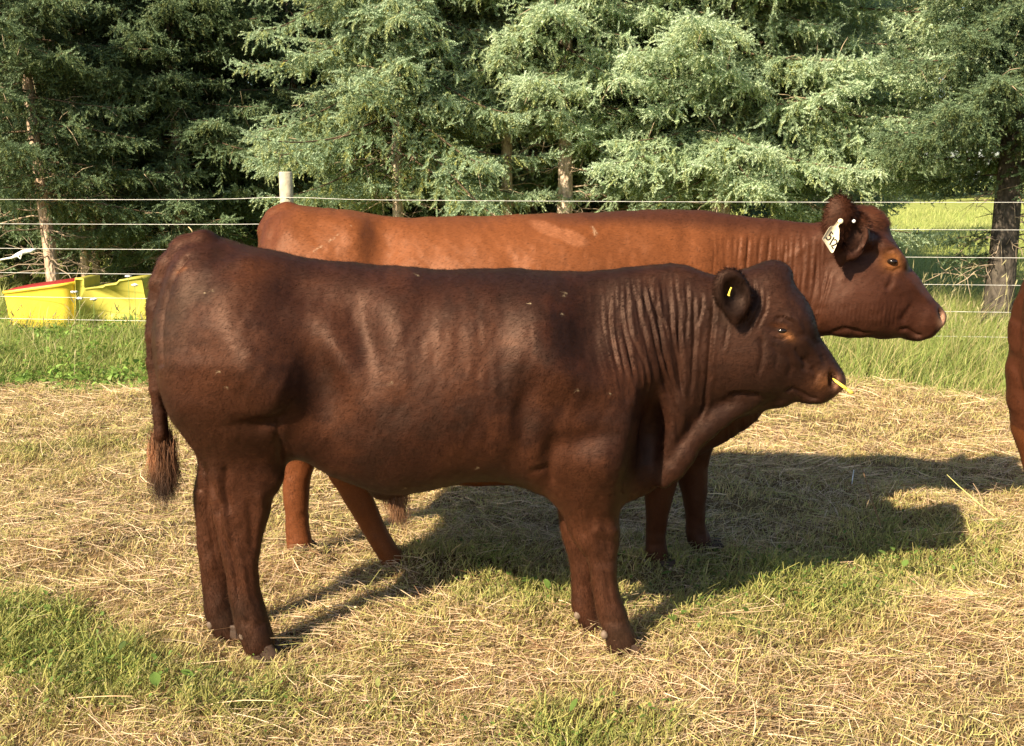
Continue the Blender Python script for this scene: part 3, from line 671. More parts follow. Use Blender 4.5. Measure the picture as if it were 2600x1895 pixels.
WC = [([(1812, 610), (1814, 650), (1810, 700)], 4, .004), ([(1845, 600), (1842, 660), (1848, 720)], 4, .005), ([(1880, 600), (1872, 660), (1874, 740)], 4, .005), ([(1902, 600), (1896, 670), (1898, 760)], 4, .006),
      ([(1930, 600), (1926, 660), (1922, 740)], 4, .006), ([(1955, 595), (1952, 640), (1946, 700), (1946, 780)], 4, .007), ([(1975, 600), (1972, 660), (1966, 740)], 4, .005), ([(1996, 600), (1990, 680), (1984, 760)], 4, .006),
      ([(2020, 600), (2016, 680), (2006, 760), (1990, 830)], 5, .006), ([(2045, 605), (2040, 690), (2026, 780)], 5, .006), ([(2075, 650), (2070, 720), (2056, 790), (2040, 840)], 5, .008), ([(2110, 690), (2096, 740), (2082, 790), (2070, 845)], 5, .009), ([(2098, 680), (2085, 750), (2068, 810)], 4, .006),
      ([(2205, 570), (2212, 600), (2200, 630), (2170, 655)], 5, .007), ([(2218, 590), (2218, 615), (2195, 645)], 4, .005), ([(2100, 850), (2140, 830), (2190, 848), (2235, 846)], 5, .006)]
def cow_relief(u, v, V, Nn):
    d = np.zeros(len(u)); lat = np.clip(np.abs(Nn[:, 1]) * 1.5 - .2, 0, 1)
    def g(x, y, rx, ry, rot, a):
        nonlocal d; d += a * gmask(u, v, x, y, rx, ry, rot) * lat
    g(975, 620, 46, 80, 0, -.038); g(905, 590, 50, 60, 0, .030); g(730, 600, 60, 60, 0, .010); g(1000, 620, 50, 50, 0, .006); g(1210, 640, 60, 90, 0, .008)
    g(1430, 620, 100, 70, 0, .012); g(1560, 590, 60, 60, 0, -.008); g(700, 570, 26, 60, 0, -.004); g(690, 590, 18, 40, 10, -.016); g(860, 560, 80, 20, 5, .008)
    g(1100, 700, 30, 120, 5, -.006); g(1300, 700, 30, 140, 5, -.006)
    for pts, w, a in WC:
        a *= .62; d -= a * smask(u, v, pts, w * .8); d += .3 * a * smask(u - w * 1.5, v, pts, w)
    for pts, w, a in [([(2280, 838), (2305, 835), (2325, 850), (2345, 853)], 5, .010), ([(2250, 640), (2275, 632), (2292, 648)], 5, .006), ([(2246, 682), (2268, 690), (2288, 680)], 5, .006),
                      ([(2270, 690), (2262, 720), (2250, 740)], 8, .007), ([(2320, 770), (2300, 800), (2290, 820)], 8, .006), ([(2110, 845), (2150, 835), (2200, 850)], 6, .008)]:
        d -= a * smask(u, v, pts, w)
    d += .006 * smask(u, v, [(2285, 690), (2330, 740), (2365, 780)], 10)
    nk = np.clip((u - 1790) / 60, 0, 1) * np.clip((2110 - u) / 30, 0, 1) * np.clip((v - 585) / 30, 0, 1)
    d += nk * ((vnoise(u + .06 * (v - 600), v * .07, 46, 8) - .5) * .006 + (vnoise(u, v * .06, 47, 4) - .5) * .003)
    for i in range(16):   # fine folds of the jowl
        x = 2115 + 11 * i; d -= .0016 * smask(u, v, [(x, 765 + 2 * i % 7), (x - 6, 800), (x - 10, 835)], 2.6)
    d += (vnoise(u, v, 43, 44) - .5) * .008 + (vnoise(u, v, 44, 15) - .5) * .0028
    return d
def cow_paint(u, v, V):
    c = np.tile(np.array([.178, .055, .0160]), (len(u), 1))
    c = c * (0.80 + .26 * vnoise(u, v, 31, 110)[:, None] + .18 * vnoise(u, v, 32, 30)[:, None])
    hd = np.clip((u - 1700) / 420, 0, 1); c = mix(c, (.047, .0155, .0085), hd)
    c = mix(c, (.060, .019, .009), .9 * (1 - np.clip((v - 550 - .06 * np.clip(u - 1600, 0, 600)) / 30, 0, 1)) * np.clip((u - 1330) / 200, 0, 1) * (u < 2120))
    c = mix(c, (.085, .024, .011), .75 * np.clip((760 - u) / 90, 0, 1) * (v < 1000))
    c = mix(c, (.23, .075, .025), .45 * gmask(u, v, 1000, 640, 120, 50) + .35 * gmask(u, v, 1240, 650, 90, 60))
    rub = (gmask(u, v, 1395, 583, 55, 17, 22) > .38) | (gmask(u, v, 1450, 603, 48, 19, 22) > .35)
    nz = vnoise(u, v, 8, 6)
    rb2 = np.maximum(gmask(u, v, 1395, 583, 55, 17, 22), gmask(u, v, 1450, 603, 48, 19, 22)); c = mix(c, (.33, .13, .06), .85 * np.clip((rb2 - .30) * 4, 0, 1) * (.35 + .65 * vnoise(u * .4 + v, v * 2 - u, 48, 5)))
    for a in [(810, 630, 22, 3.2, -30), (838, 612, 20, 3, -35), (862, 594, 10, 2, -20), (885, 575, 12, 1.6, -8)]:
        c = mix(c, (.36, .22, .13), .8 * ((gmask(u, v, a[0], a[1], a[2], a[3], a[4]) * (.1 + nz)) > .38))
    c = mix(c, (.5, .33, .2), .8 * smask(u, v, [(1506, 578), (1512, 602)], 1.6)); c = mix(c, (.5, .33, .2), .8 * smask(u, v, [(1503, 573), (1518, 596)], 1.3))
    # face
    c = mix(c, (.085, .03, .016), .35 * gmask(u, v, 2190, 730, 90, 60))
    ring = gmask(u, v, 2268, 663, 25, 22) - .0
    c = mix(c, (.34, .13, .04), .85 * np.clip(ring * 1.3, 0, 1)); c = mix(c, (.015, .008, .006), .95 * gmask(u, v, 2264, 663, 13, 8, 12))
    c = mix(c, (.03, .014, .01), .6 * gmask(u, v, 2290, 660, 7, 16, -20)); c = mix(c, (.11, .036, .015), .5 * smask(u, v, [(2300, 680), (2340, 725), (2375, 765)], 13))
    c = mix(c, (.66, .38, .25), .95 * gmask(u, v, 2395, 820, 10, 26, 0)); c = mix(c, (.012, .007, .006), .9 * gmask(u, v, 2386, 800, 5, 12, 10))
    c = mix(c, (.05, .022, .014), .6 * gmask(u, v, 2315, 855, 40, 10)); c = mix(c, (.13, .042, .018), .9 * gmask(u, v, 2210, 540, 45, 26)); c = mix(c, (.022, .010, .007), .75 * gmask(u, v, 2165, 600, 30, 60) * (np.abs(V[:, 1] - CY) > .13))
    c = mix(c, (.055, .019, .009), .8 * gmask(u, v, 2134, 545, 45, 60) * (np.abs(V[:, 1] - CY) > .13))
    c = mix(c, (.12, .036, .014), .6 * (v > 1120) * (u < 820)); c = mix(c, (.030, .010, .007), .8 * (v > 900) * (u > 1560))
    return np.clip(c * .73, .003, 1)
cow_ear = lambda u, v, V: ((gmask(u, v, 2140, 555, 52, 72, 0) * (np.abs(V[:, 1] - CY) > .15)) > .25).astype(float)
cow_poll = lambda u, v, V: (gmask(u, v, 2205, 545, 48, 26, 20) > .3).astype(float)
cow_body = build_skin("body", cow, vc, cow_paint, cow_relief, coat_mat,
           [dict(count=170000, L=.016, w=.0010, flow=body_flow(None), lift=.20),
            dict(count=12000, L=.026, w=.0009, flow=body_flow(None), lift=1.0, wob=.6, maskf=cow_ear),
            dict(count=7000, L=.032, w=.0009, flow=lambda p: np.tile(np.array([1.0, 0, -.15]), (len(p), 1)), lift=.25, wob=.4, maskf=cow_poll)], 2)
for s in (-1, 1):
    q_ = P(2265, 664, cyb - .108); V, F = ball((q_[0], cyb + s * .108, q_[2]), .021, sc=(1, 1, .62)); add_child("eye", V, F, cow, eye_mat)
for (x, y, Yl) in ((765, 1418, CY + .07), (1010, 1455, CY - .12), (1678, 1440, CY - .11), (1800, 1400, CY + .10)):
    q = P(x, y, Yl); V, F = hoof_mesh((q[0] + .02, Yl, 0.0), .12, .13, .05); add_child("hoof", V, F, cow, horn_mat)
n = 1500; t = rng.random(n)
add_hair("tail_switch", cow, np.array([P(697, 1000 + 30 * a, CY) for a in t]) + rng.normal(0, .012, (n, 3)), np.array([[0, 0, -1.0]]) + rng.normal(0, .12, (n, 3)), L=.13, w=.0013, rng=rng, droop=.05, curl=.012, cols=(.16, .06, .025), nseg=5)
setp(cow, "large orange-brown cow with a numbered white ear tag, standing behind the dark bull", "cow")

# ================================================================= third animal, mostly outside the right edge
TS, YO = .895, 3.92
third = empty("cow"); third.scale = (TS, TS, TS)
third.location = (P(2563, 900, YO)[0] + .045 - TS * (P(664, 790, CY)[0] - cow.location[0]), YO, 0)
third_mat = attr_mat("coat_reddish", rough=.6, spec=.22, bump=.3, scale=260, var=.16, stretch=(.45, 1, 1))
for nd in third_mat.node_tree.nodes:
    if nd.type == 'MAP_RANGE': nd.inputs["To Min"].default_value = .55; nd.inputs["To Max"].default_value = .75
for ch in list(cow.children):
    if ch.name.startswith('tail'): continue
    hf = ch.name.startswith('hoof')
    c = ch.copy(); C.objects.link(c); c.parent = third
    if hf: c.location.x += .16
    if ch.name.startswith("body"):
        me_ = c.data.copy(); co_ = np.empty(len(me_.vertices) * 3, np.float32); me_.vertices.foreach_get("co", co_); co_ = co_.reshape(-1, 3)
        co_[:, 0] += .16 * np.clip(1.02 - co_[:, 2], 0, 1); me_.vertices.foreach_set("co", co_.ravel()); c.data = me_
        c.material_slots[0].link = 'OBJECT'; c.material_slots[0].material = third_mat
setp(third, "reddish-brown animal of which only the rounded rump shows at the right edge", "cow")
# ---------------------------------------------------------------- ground, hay and grass
def hz(x, y):
    x = np.asarray(x, float); y = np.asarray(y, float)
    near = np.clip((10 - y) / 3, 0, 1)
    z = .035 * (vnoise(x, y, 51, .9) - .5) + near * (.045 * (vnoise(x, y, 52, .28) - .5) + .030 * (vnoise(x, y, 53, .09) - .5))
    for cx, cy, r, h in MOUNDS: z = z + h * np.exp(-((x - cx) ** 2 + ((y - cy) * 1.3) ** 2) / r ** 2)
    return z - .008
MOUNDS = [(*G(770, 1420)[:2], .13, .05), (*G(668, 1655)[:2], .14, .004), (*G(1590, 1650)[:2], .14, .004), (*G(1800, 1402)[:2], .13, .05), (*G(1680, 1440)[:2], .13, .04), (*G(1080, 1440)[:2], .20, .07), (*G(720, 1390)[:2], .20, .04), (*G(1590, 1440)[:2], .20, .05), (*G(2200, 1000)[:2], .7, .07), (*G(200, 1380)[:2], .35, .05), (*G(2380, 1560)[:2], .3, .04)]
def spread(d0, d1, n): return d0 + (d1 - d0) * (np.linspace(0, 1, n) ** 3)
xs = np.concatenate([-spread(6.04, 260, 26)[::-1], np.arange(-6, 6.001, .04), spread(6.04, 260, 26)])
ys = np.concatenate([-spread(-1.5, 60, 14)[::-1], np.arange(1.54, 11.5, .04), spread(11.54, 400, 40)])
GX, GY = np.meshgrid(xs, ys, indexing='ij')
GV = np.stack([GX, GY, hz(GX, GY)], -1).reshape(-1, 3)
m, b, L = base_mat("ground_soil_litter", .95, .1)
tc = N(m, "ShaderNodeTexCoord"); n1 = N(m, "ShaderNodeTexNoise"); n1.inputs["Scale"].default_value = 2.0; n1.inputs["Detail"].default_value = 8
n2 = N(m, "ShaderNodeTexNoise"); n2.inputs["Scale"].default_value = 60.0; n2.inputs["Detail"].default_value = 6
L.new(tc.outputs["Object"], n1.inputs[0]); L.new(tc.outputs["Object"], n2.inputs[0])
r1 = ramp(m, [(.3, (.09, .06, .03)), (.55, (.19, .13, .06)), (.75, (.13, .115, .04))]); r2 = ramp(m, [(.3, (.45, .45, .45)), (.7, (1.3, 1.25, 1.2))])
L.new(n1.outputs[0], r1.inputs[0]); L.new(n2.outputs[0], r2.inputs[0])
mxx = N(m, "ShaderNodeMix", data_type='RGBA', blend_type='MULTIPLY'); mxx.inputs[0].default_value = 1
L.new(r1.outputs[0], mxx.inputs[6]); L.new(r2.outputs[0], mxx.inputs[7])
# beyond the mown strip the soil lies under green meadow
sx = N(m, "ShaderNodeSeparateXYZ"); L.new(tc.outputs["Object"], sx.inputs[0])
mr = N(m, "ShaderNodeMapRange"); mr.inputs["From Min"].default_value = 8.0; mr.inputs["From Max"].default_value = 10.0; L.new(sx.outputs["Y"], mr.inputs["Value"])
r3 = ramp(m, [(.35, (.24, .31, .07)), (.7, (.42, .44, .15))]); L.new(n1.outputs[0], r3.inputs[0])
my = N(m, "ShaderNodeMix", data_type='RGBA'); L.new(mr.outputs[0], my.inputs[0]); L.new(mxx.outputs[2], my.inputs[6]); L.new(r3.outputs[0], my.inputs[7])
L.new(my.outputs[2], b.inputs["Base Color"])
bp = N(m, "ShaderNodeBump"); bp.inputs["Strength"].default_value = .9; bp.inputs["Distance"].default_value = .02; L.new(n2.outputs[0], bp.inputs["Height"]); L.new(bp.outputs[0], b.inputs["Normal"])
o = link("ground", np_mesh("ground", GV, [grid_faces(len(xs), len(ys))], smooth=True, mat=m)); setp(o, kind='structure')

grass_mat = attr_mat("grass_blades", rough=.55, spec=.3, trans=.38, scale=30, var=.12)
hay_mat = attr_mat("dry_hay", rough=.6, spec=.25, trans=.22, scale=30, var=.12)
def blades(P0, D, Lh, w, nseg, bend, rng, face=None, taper=.9):
    """ribbons: base points, start directions, lengths, half widths, bend vector"""
    n = len(P0); t = np.linspace(0, 1, nseg + 1)[None, :, None]; Lh = Lh[:, None, None]
    D = D / np.linalg.norm(D, axis=1)[:, None]
    pts = P0[:, None] + D[:, None] * Lh * t + bend[:, None] * Lh * t ** 2
    if face is None:
        face = rng.normal(0, 1, (n, 3)); face[:, 2] *= .3
    wd = face - D * (face * D).sum(1)[:, None]; wd /= np.linalg.norm(wd, axis=1)[:, None] + 1e-9
    off = wd[:, None] * w[:, None, None] * (1 - taper * t ** 1.5)
    V = np.stack([pts - off, pts + off], 2).reshape(-1, 3)
    base = (np.arange(n) * (nseg + 1) * 2)[:, None]; j = (np.arange(nseg) * 2)[None, :]
    F = np.stack([base + j, base + j + 1, base + j + 3, base + j + 2], -1).reshape(-1, 4)
    return V, F, (nseg + 1) * 2
def scatter(n, y0, y1, rng, pw=1.0, half=.50, mar=.5):
    """points over the visible wedge of field, denser near the camera"""
    y = y0 + (y1 - y0) * rng.random(n * 3) ** pw; x = rng.uniform(-1, 1, n * 3) * (y1 * half + mar)
    k = np.abs(x) < y * half + mar; return x[k][:n], y[k][:n]
def gpix(x, y): return proj(np.stack([x, y, np.zeros(len(x))], 1))
rng = np.random.default_rng(11)
def green_zone(x, y):
    u, v = gpix(x, y)
    z = 1.0 * gmask(u, v, 170, 1690, 290, 105, 8) + .9 * gmask(u, v, 60, 1600, 160, 90) + .75 * gmask(u, v, 2250, 1440, 420, 110, -8) + .45 * gmask(u, v, 150, 1150, 240, 60) + .35 * gmask(u, v, 800, 1800, 500, 60) + .4 * gmask(u, v, 1500, 1850, 300, 60)
    z += -.30 * gmask(u, v, 2200, 1750, 500, 110) + .16 * np.clip((v - 1480) / 160, 0, 1) + .06 * np.clip((v - 1250) / 100, 0, 1)
    z += .45 * gmask(u, v, 1400, 1500, 400, 90) + .35 * gmask(u, v, 2500, 1850, 200, 90)
    z = z + (vnoise(x, y, 61, .35) - .5) * .55 + (vnoise(x, y, 62, .12) - .5) * .3
    return np.clip(z, 0, 1)
def edge_y(x): return 8.1 - .06 * x + .25 * (vnoise(x, x * 0, 63, .8) - .5) - .5 * np.clip((x - 2.3) / 2, 0, 1) - .35 * np.clip((-x - 2.6) / 2, 0, 1)   # where the mown strip ends
# 1 lying hay
n = 210000; x, y = scatter(n, 2.45, 8.9, rng, 1.25); gz = green_zone(x, y)
patch = vnoise(x, y, 71, .45) * .6 + vnoise(x, y, 72, .16) * .4
keep = rng.random(len(x)) < np.clip(1.15 - .75 * gz, .1, 1) * np.clip(.05 + 1.9 * patch ** 1.4, .12, 1) * (y < edge_y(x) + .3); x, y, gz, patch = x[keep], y[keep], gz[keep], patch[keep]; n = len(x)
flow = 6.28 * vnoise(x, y, 73, .7) + rng.normal(0, .85, n)
D = np.stack([np.cos(flow), np.sin(flow) * .8, rng.normal(.02, .16, n)], 1)
Lh = rng.gamma(2.6, .024, n) + .025; Lh = np.clip(Lh, .03, .42)
bend = np.stack([rng.normal(0, .16, n), rng.normal(0, .16, n), rng.normal(-.06, .08, n)], 1)
w = rng.uniform(.0005, .0013, n) * (1 + .12 * (y - 3)); big = rng.random(n) < .012; w[big] *= 2.0; Lh[big] = np.clip(Lh[big] * 2.2, .1, .5); z = hz(x, y) + rng.random(n) ** 1.5 * (.012 + .035 * patch)
tone = rng.random(n)[:, None]; age = rng.random(n)[:, None]
col = (1 - tone) * np.array([.92, .73, .50]) + tone * np.array([.64, .46, .28]); col = np.where(age < .22, np.array([.26, .15, .08]), col); col = np.where(age > .80, np.array([.50, .49, .18]), col)
col = col * rng.uniform(.75, 1.2, (n, 1)); col[:, 0] *= 1 + .1 * (patch - .5)
V, F, k = blades(np.stack([x, y, z], 1), D, Lh, w, 3, bend, rng, taper=.5)
V[:, 2] = np.maximum(V[:, 2], hz(V[:, 0], V[:, 1]) + .001)
setp(link("hay", np_mesh("hay", V, [F], np.repeat(col, k, 0), False, hay_mat)), kind='stuff', label="dry cut hay lying loose over the mown field", cat="hay")
# long individual stalks
# 2 stubble and short grass
n = 300000; x, y = scatter(n, 2.45, 8.9, rng, 1.15); gz = green_zone(x, y)
keep = rng.random(len(x)) < np.clip(.45 + .9 * gz, 0, 1) * (y < edge_y(x) + .4); x, y, gz = x[keep], y[keep], gz[keep]; n = len(x)
clump = vnoise(x, y, 75, .06)
D = np.stack([rng.normal(0.12, .38, n), rng.normal(0.05, .38, n), np.ones(n)], 1)
Lh = (.018 + .030 * rng.random(n) + .045 * gz * rng.random(n) + .05 * gz ** 3 * rng.random(n)) * (.6 + .8 * clump)
bend = np.stack([rng.normal(.08, .25, n), rng.normal(0, .25, n), rng.normal(-.12, .1, n)], 1)
w = rng.uniform(.0010, .0022, n) * (1 + .10 * (y - 3) + .4 * gz)
t = np.clip(gz * 1.3 + rng.normal(-.12, .25, n), 0, 1)[:, None]
col = (1 - t) * np.array([.66, .49, .25]) + t * np.array([.25, .30, .075]); yl = rng.random((n, 1)); col = np.where((yl > .62), (1 - t) * np.array([.54, .50, .19]) + t * np.array([.40, .40, .12]), col); col = np.where(yl < .2, col * .5, col)
col *= rng.uniform(.75, 1.25, (n, 1))
V, F, k = blades(np.stack([x, y, hz(x, y) - .003], 1), D, Lh, w, 2, bend, rng, taper=.6)
setp(link("stubble_grass", np_mesh("stubble_grass", V, [F], np.repeat(col, k, 0), False, grass_mat)), kind='stuff', label="short cut grass and pale stubble between the hay", cat="grass")
# 3 broad leaves: clover and dandelion in the green patches
n = 42000; x, y = scatter(n, 2.45, 8.0, rng, 1.0); gz = green_zone(x, y); keep = rng.random(len(x)) < np.clip((gz - .35) * 1.6, 0, 1); x, y, gz = x[keep], y[keep], gz[keep]
D = np.stack([rng.normal(0, 1, len(x)), rng.normal(0, 1, len(x)), rng.uniform(.2, 1.4, len(x))], 1); n = len(x)
V, F, k = [], [], 0
Lh = rng.uniform(.008, .021, n); Lh[rng.random(n) < .03] *= 2.3; wd = Lh * rng.uniform(.25, .42, n)
D /= np.linalg.norm(D, axis=1)[:, None]; sd = np.cross(D, np.array([0, 0, 1.0])); sd /= np.linalg.norm(sd, axis=1)[:, None] + 1e-9; up = np.cross(sd, D)
p0 = np.stack([x, y, hz(x, y) + rng.uniform(.004, .045, n) + .03 * gz], 1)
prof = [(0, .05), (.3, .8), (.62, 1.0), (.88, .6), (1.0, .08)]
pts = []
for tt, ww in prof:
    c = p0 + D * (Lh * tt)[:, None] - up * (Lh * .25 * tt * tt)[:, None]; pts += [c - sd * (wd * ww)[:, None], c - up * (wd * .15)[:, None], c + sd * (wd * ww)[:, None]]
V = np.stack(pts, 1).reshape(-1, 3); base = np.arange(n)[:, None] * 15; Fq = []
for i in range(4):
    for j in range(2): Fq.append(np.stack([base[:, 0] + i * 3 + j, base[:, 0] + i * 3 + j + 1, base[:, 0] + i * 3 + j + 4, base[:, 0] + i * 3 + j + 3], 1))
col = np.array([.13, .21, .045]) * rng.uniform(.5, 1.5, (n, 1)); col[rng.random(n) < .15] = (.34, .36, .12)
setp(link("clover_leaves", np_mesh("clover_leaves", V, [np.vstack(Fq)], np.repeat(col, 15, 0), True, grass_mat)), kind='stuff', label="low broad clover and dandelion leaves in the greener patches", cat="clover")
# 4 long grass along the fence
n = 95000; y = 7.4 + 5.2 * rng.random(n) ** 1.1; x = rng.uniform(-1, 1, n) * (y * .5 + 1.2)
keep = (y > edge_y(x) + rng.normal(0, .15, n)) & ~((x < -3.4) & (y > 10.9) & (y < 12.0) & (rng.random(n) < .6)); x, y = x[keep], y[keep]; n = len(x)
grow = np.clip((y - edge_y(x)) / .9, .15, 1); right = np.clip((x - .5) / 1.5, 0, 1); tuft = vnoise(x, y, 77, .25)
Lh = (.10 + .30 * rng.random(n) ** .8) * grow * (.45 + .9 * tuft) * (1.0 + .25 * right); Lh = np.clip(Lh, .04, .62)
Lh *= np.where((x < -2.5) & (y < 11), .75, 1)
D = np.stack([rng.normal(.06, .20, n), rng.normal(0, .20, n), np.ones(n)], 1); bend = np.stack([rng.normal(.14, .28, n), rng.normal(0, .2, n), rng.uniform(-.45, -.02, n)], 1)
w = rng.uniform(.0018, .0042, n)
t = rng.random((n, 1)); col = (1 - t) * np.array([.17, .26, .055]) + t * np.array([.38, .42, .13]); dry = rng.random(n) < (.14 + .10 * right); col[dry] = np.array([.48, .42, .2]); col *= rng.uniform(.7, 1.2, (n, 1))
V, F, k = blades(np.stack([x, y, hz(x, y) - .005], 1), D, Lh, w, 4, bend, rng)
parts = [(V, [F])]; cl = [np.repeat(col, k, 0)]
# seed heads
n = 900; y = 8.4 + 4 * rng.random(n); x = rng.uniform(-1, 1, n) * (y * .5 + .8); keep = (y > edge_y(x) + .2) & ~((x < -3.3) & (y > 10.9) & (y < 12.1)); x, y = x[keep], y[keep]; n = len(x); Lh = rng.uniform(.30, .72, n) * np.where(x < -2, .75, 1) * np.where(x > 2, 1.2, 1)
D = np.stack([rng.normal(.05, .14, n), rng.normal(0, .14, n), np.ones(n)], 1); bend = np.stack([rng.normal(.10, .2, n), rng.normal(0, .1, n), rng.uniform(-.12, 0, n)], 1); p0 = np.stack([x, y, hz(x, y)], 1)
V, F, k = blades(p0, D, Lh, np.full(n, .0013), 4, bend, rng, taper=.2); col = np.array([.50, .46, .25]) * rng.uniform(.7, 1.2, (n, 1)); parts.append((V, [F])); cl.append(np.repeat(col, k, 0))
Dn = D / np.linalg.norm(D, axis=1)[:, None]; tips = p0 + Dn * Lh[:, None] + bend * Lh[:, None]; td = Dn + 2 * bend
for q in range(3):
    V, F, k = blades(tips - td * .03, td + rng.normal(0, .1, (n, 3)), rng.uniform(.04, .09, n), np.full(n, .0042), 3, rng.normal(0, .05, (n, 3)), rng, taper=.9); parts.append((V, [F])); cl.append(np.repeat(col * .95, k, 0))
VV, FF = merge(parts)
setp(link("long_grass", np_mesh("long_grass", VV, FF, np.vstack(cl), False, grass_mat)), kind='stuff', label="uncut long grass growing along both sides of the wire fence", cat="grass")
# 5 leafy weeds along the left fence
n = 16000; y = 7.7 + 3.4 * rng.random(n); x = -1.6 - 4.8 * rng.random(n); keep = (y > edge_y(x) - .1) & (vnoise(x, y, 79, .3) > .42); x, y = x[keep], y[keep]; n = len(x)
Lh = rng.uniform(.025, .075, n); hgt = rng.random(n) * .22 * vnoise(x, y, 80, .3) * np.clip((y - edge_y(x)) * 1.2 + .2, .2, 1.3)
D = np.stack([rng.normal(0, 1, n), rng.normal(0, 1, n), rng.uniform(0, 1.6, n)], 1)
V, F, k = blades(np.stack([x, y, hz(x, y) + hgt], 1), D, Lh, Lh * rng.uniform(.16, .3, n), 4, np.stack([0 * x, 0 * x, np.full(n, -.35)], 1), rng, taper=.9)
off = V  # broaden in the middle
col = np.array([.17, .28, .055]) * rng.uniform(.55, 1.7, (n, 1)); setp(link("weeds", np_mesh("weeds", V, [F], np.repeat(col, k, 0), False, grass_mat)), kind='stuff', label="leafy green weeds at the foot of the fence", cat="weeds")
# 6 meadow beyond the trees
n = 70000; y = 12.5 + 40 * rng.random(n) ** 1.6; x = rng.uniform(-1, 1, n) * (y * .5 + 1)
Lh = rng.uniform(.10, .34, n) * (.5 + vnoise(x, y, 81, .8)); D = np.stack([rng.normal(0, .25, n), rng.normal(0, .25, n), np.ones(n)], 1); bend = np.stack([rng.normal(.1, .3, n), rng.normal(0, .2, n), rng.uniform(-.4, 0, n)], 1)
t = vnoise(x, y, 82, 1.5)[:, None] * .7 + .3 * rng.random((n, 1)); col = (1 - t) * np.array([.26, .35, .08]) + t * np.array([.55, .55, .22]); col *= rng.uniform(.75, 1.2, (n, 1))
V, F, k = blades(np.stack([x, y, hz(x, y)], 1), D, Lh, rng.uniform(.003, .006, n) * (1 + .04 * (y - 12)), 3, bend, rng)
setp(link("meadow_grass", np_mesh("meadow_grass", V, [F], np.repeat(col, k, 0), False, grass_mat)), kind='stuff', label="bright meadow grass seen beneath and beyond the spruces", cat="grass")
# ---------------------------------------------------------------- spruces
needle_mat = attr_mat("spruce_needles", rough=.5, spec=.35, trans=.34, scale=8, var=.15)
def bark(name, c0, c1):
    m, b, L = base_mat(name, .9, .15); t = N(m, "ShaderNodeTexCoord"); mp = N(m, "ShaderNodeMapping"); mp.inputs["Scale"].default_value = (1, 1, .45)
    n = N(m, "ShaderNodeTexNoise"); n.inputs["Scale"].default_value = 26; n.inputs["Detail"].default_value = 8; v = N(m, "ShaderNodeTexVoronoi"); v.inputs["Scale"].default_value = 34
    L.new(t.outputs["Object"], mp.inputs[0]); L.new(mp.outputs[0], n.inputs[0]); L.new(mp.outputs[0], v.inputs[0])
    r = ramp(m, [(.3, c0), (.62, c1)]); L.new(n.outputs[0], r.inputs[0]); L.new(r.outputs[0], b.inputs["Base Color"])
    bp = N(m, "ShaderNodeBump"); bp.inputs["Strength"].default_value = 1; bp.inputs["Distance"].default_value = .012; L.new(v.outputs[0], bp.inputs["Height"]); L.new(bp.outputs[0], b.inputs["Normal"]); return m
bark_shaded = bark('shaded_spruce_bark', (.035, .030, .026), (.10, .085, .07))  # spruce bark darkened, the shade on the right-hand trunks put into its colour
bark_pale = bark('pale_spruce_bark', (.36, .27, .20), (.72, .58, .46))
bark_mat = bark("spruce_bark", (.24, .165, .115), (.58, .44, .33))
twig_mat = attr_mat("bare_twigs", rough=.8, spec=.2, scale=60, var=.2)
def shoots_mesh(p, d, L, M, nl, nw, rng, spreadr=.80):
    """needle tufts along every shoot; M needle slivers each"""
    n = len(p); t = (np.arange(M) + .3) / M; ph = rng.uniform(0, 6.28, (n, 1)) + np.arange(M)[None] * 2.399
    a = np.cross(d, np.array([.31, .17, .93])); a /= np.linalg.norm(a, axis=1)[:, None] + 1e-9; b = np.cross(d, a)
    rad = np.cos(ph)[..., None] * a[:, None] + np.sin(ph)[..., None] * b[:, None]
    base = p[:, None] + d[:, None] * (L[:, None] * t[None] * .95)[..., None]
    nd = d[:, None] * .85 + rad * spreadr
    sd = np.cross(nd, rad + .01); sd /= np.linalg.norm(sd, axis=2)[..., None] + 1e-9
    s = (nl * (1 - .35 * t))[None, :, None] * rng.uniform(.8, 1.2, (n, M, 1))
    w = nw * rng.uniform(.8, 1.2, (n, M, 1))
    T = np.stack([base - sd * w, base + sd * w, base + nd * s], 2).reshape(-1, 3)
    return T, np.arange(n * M * 3).reshape(-1, 3)
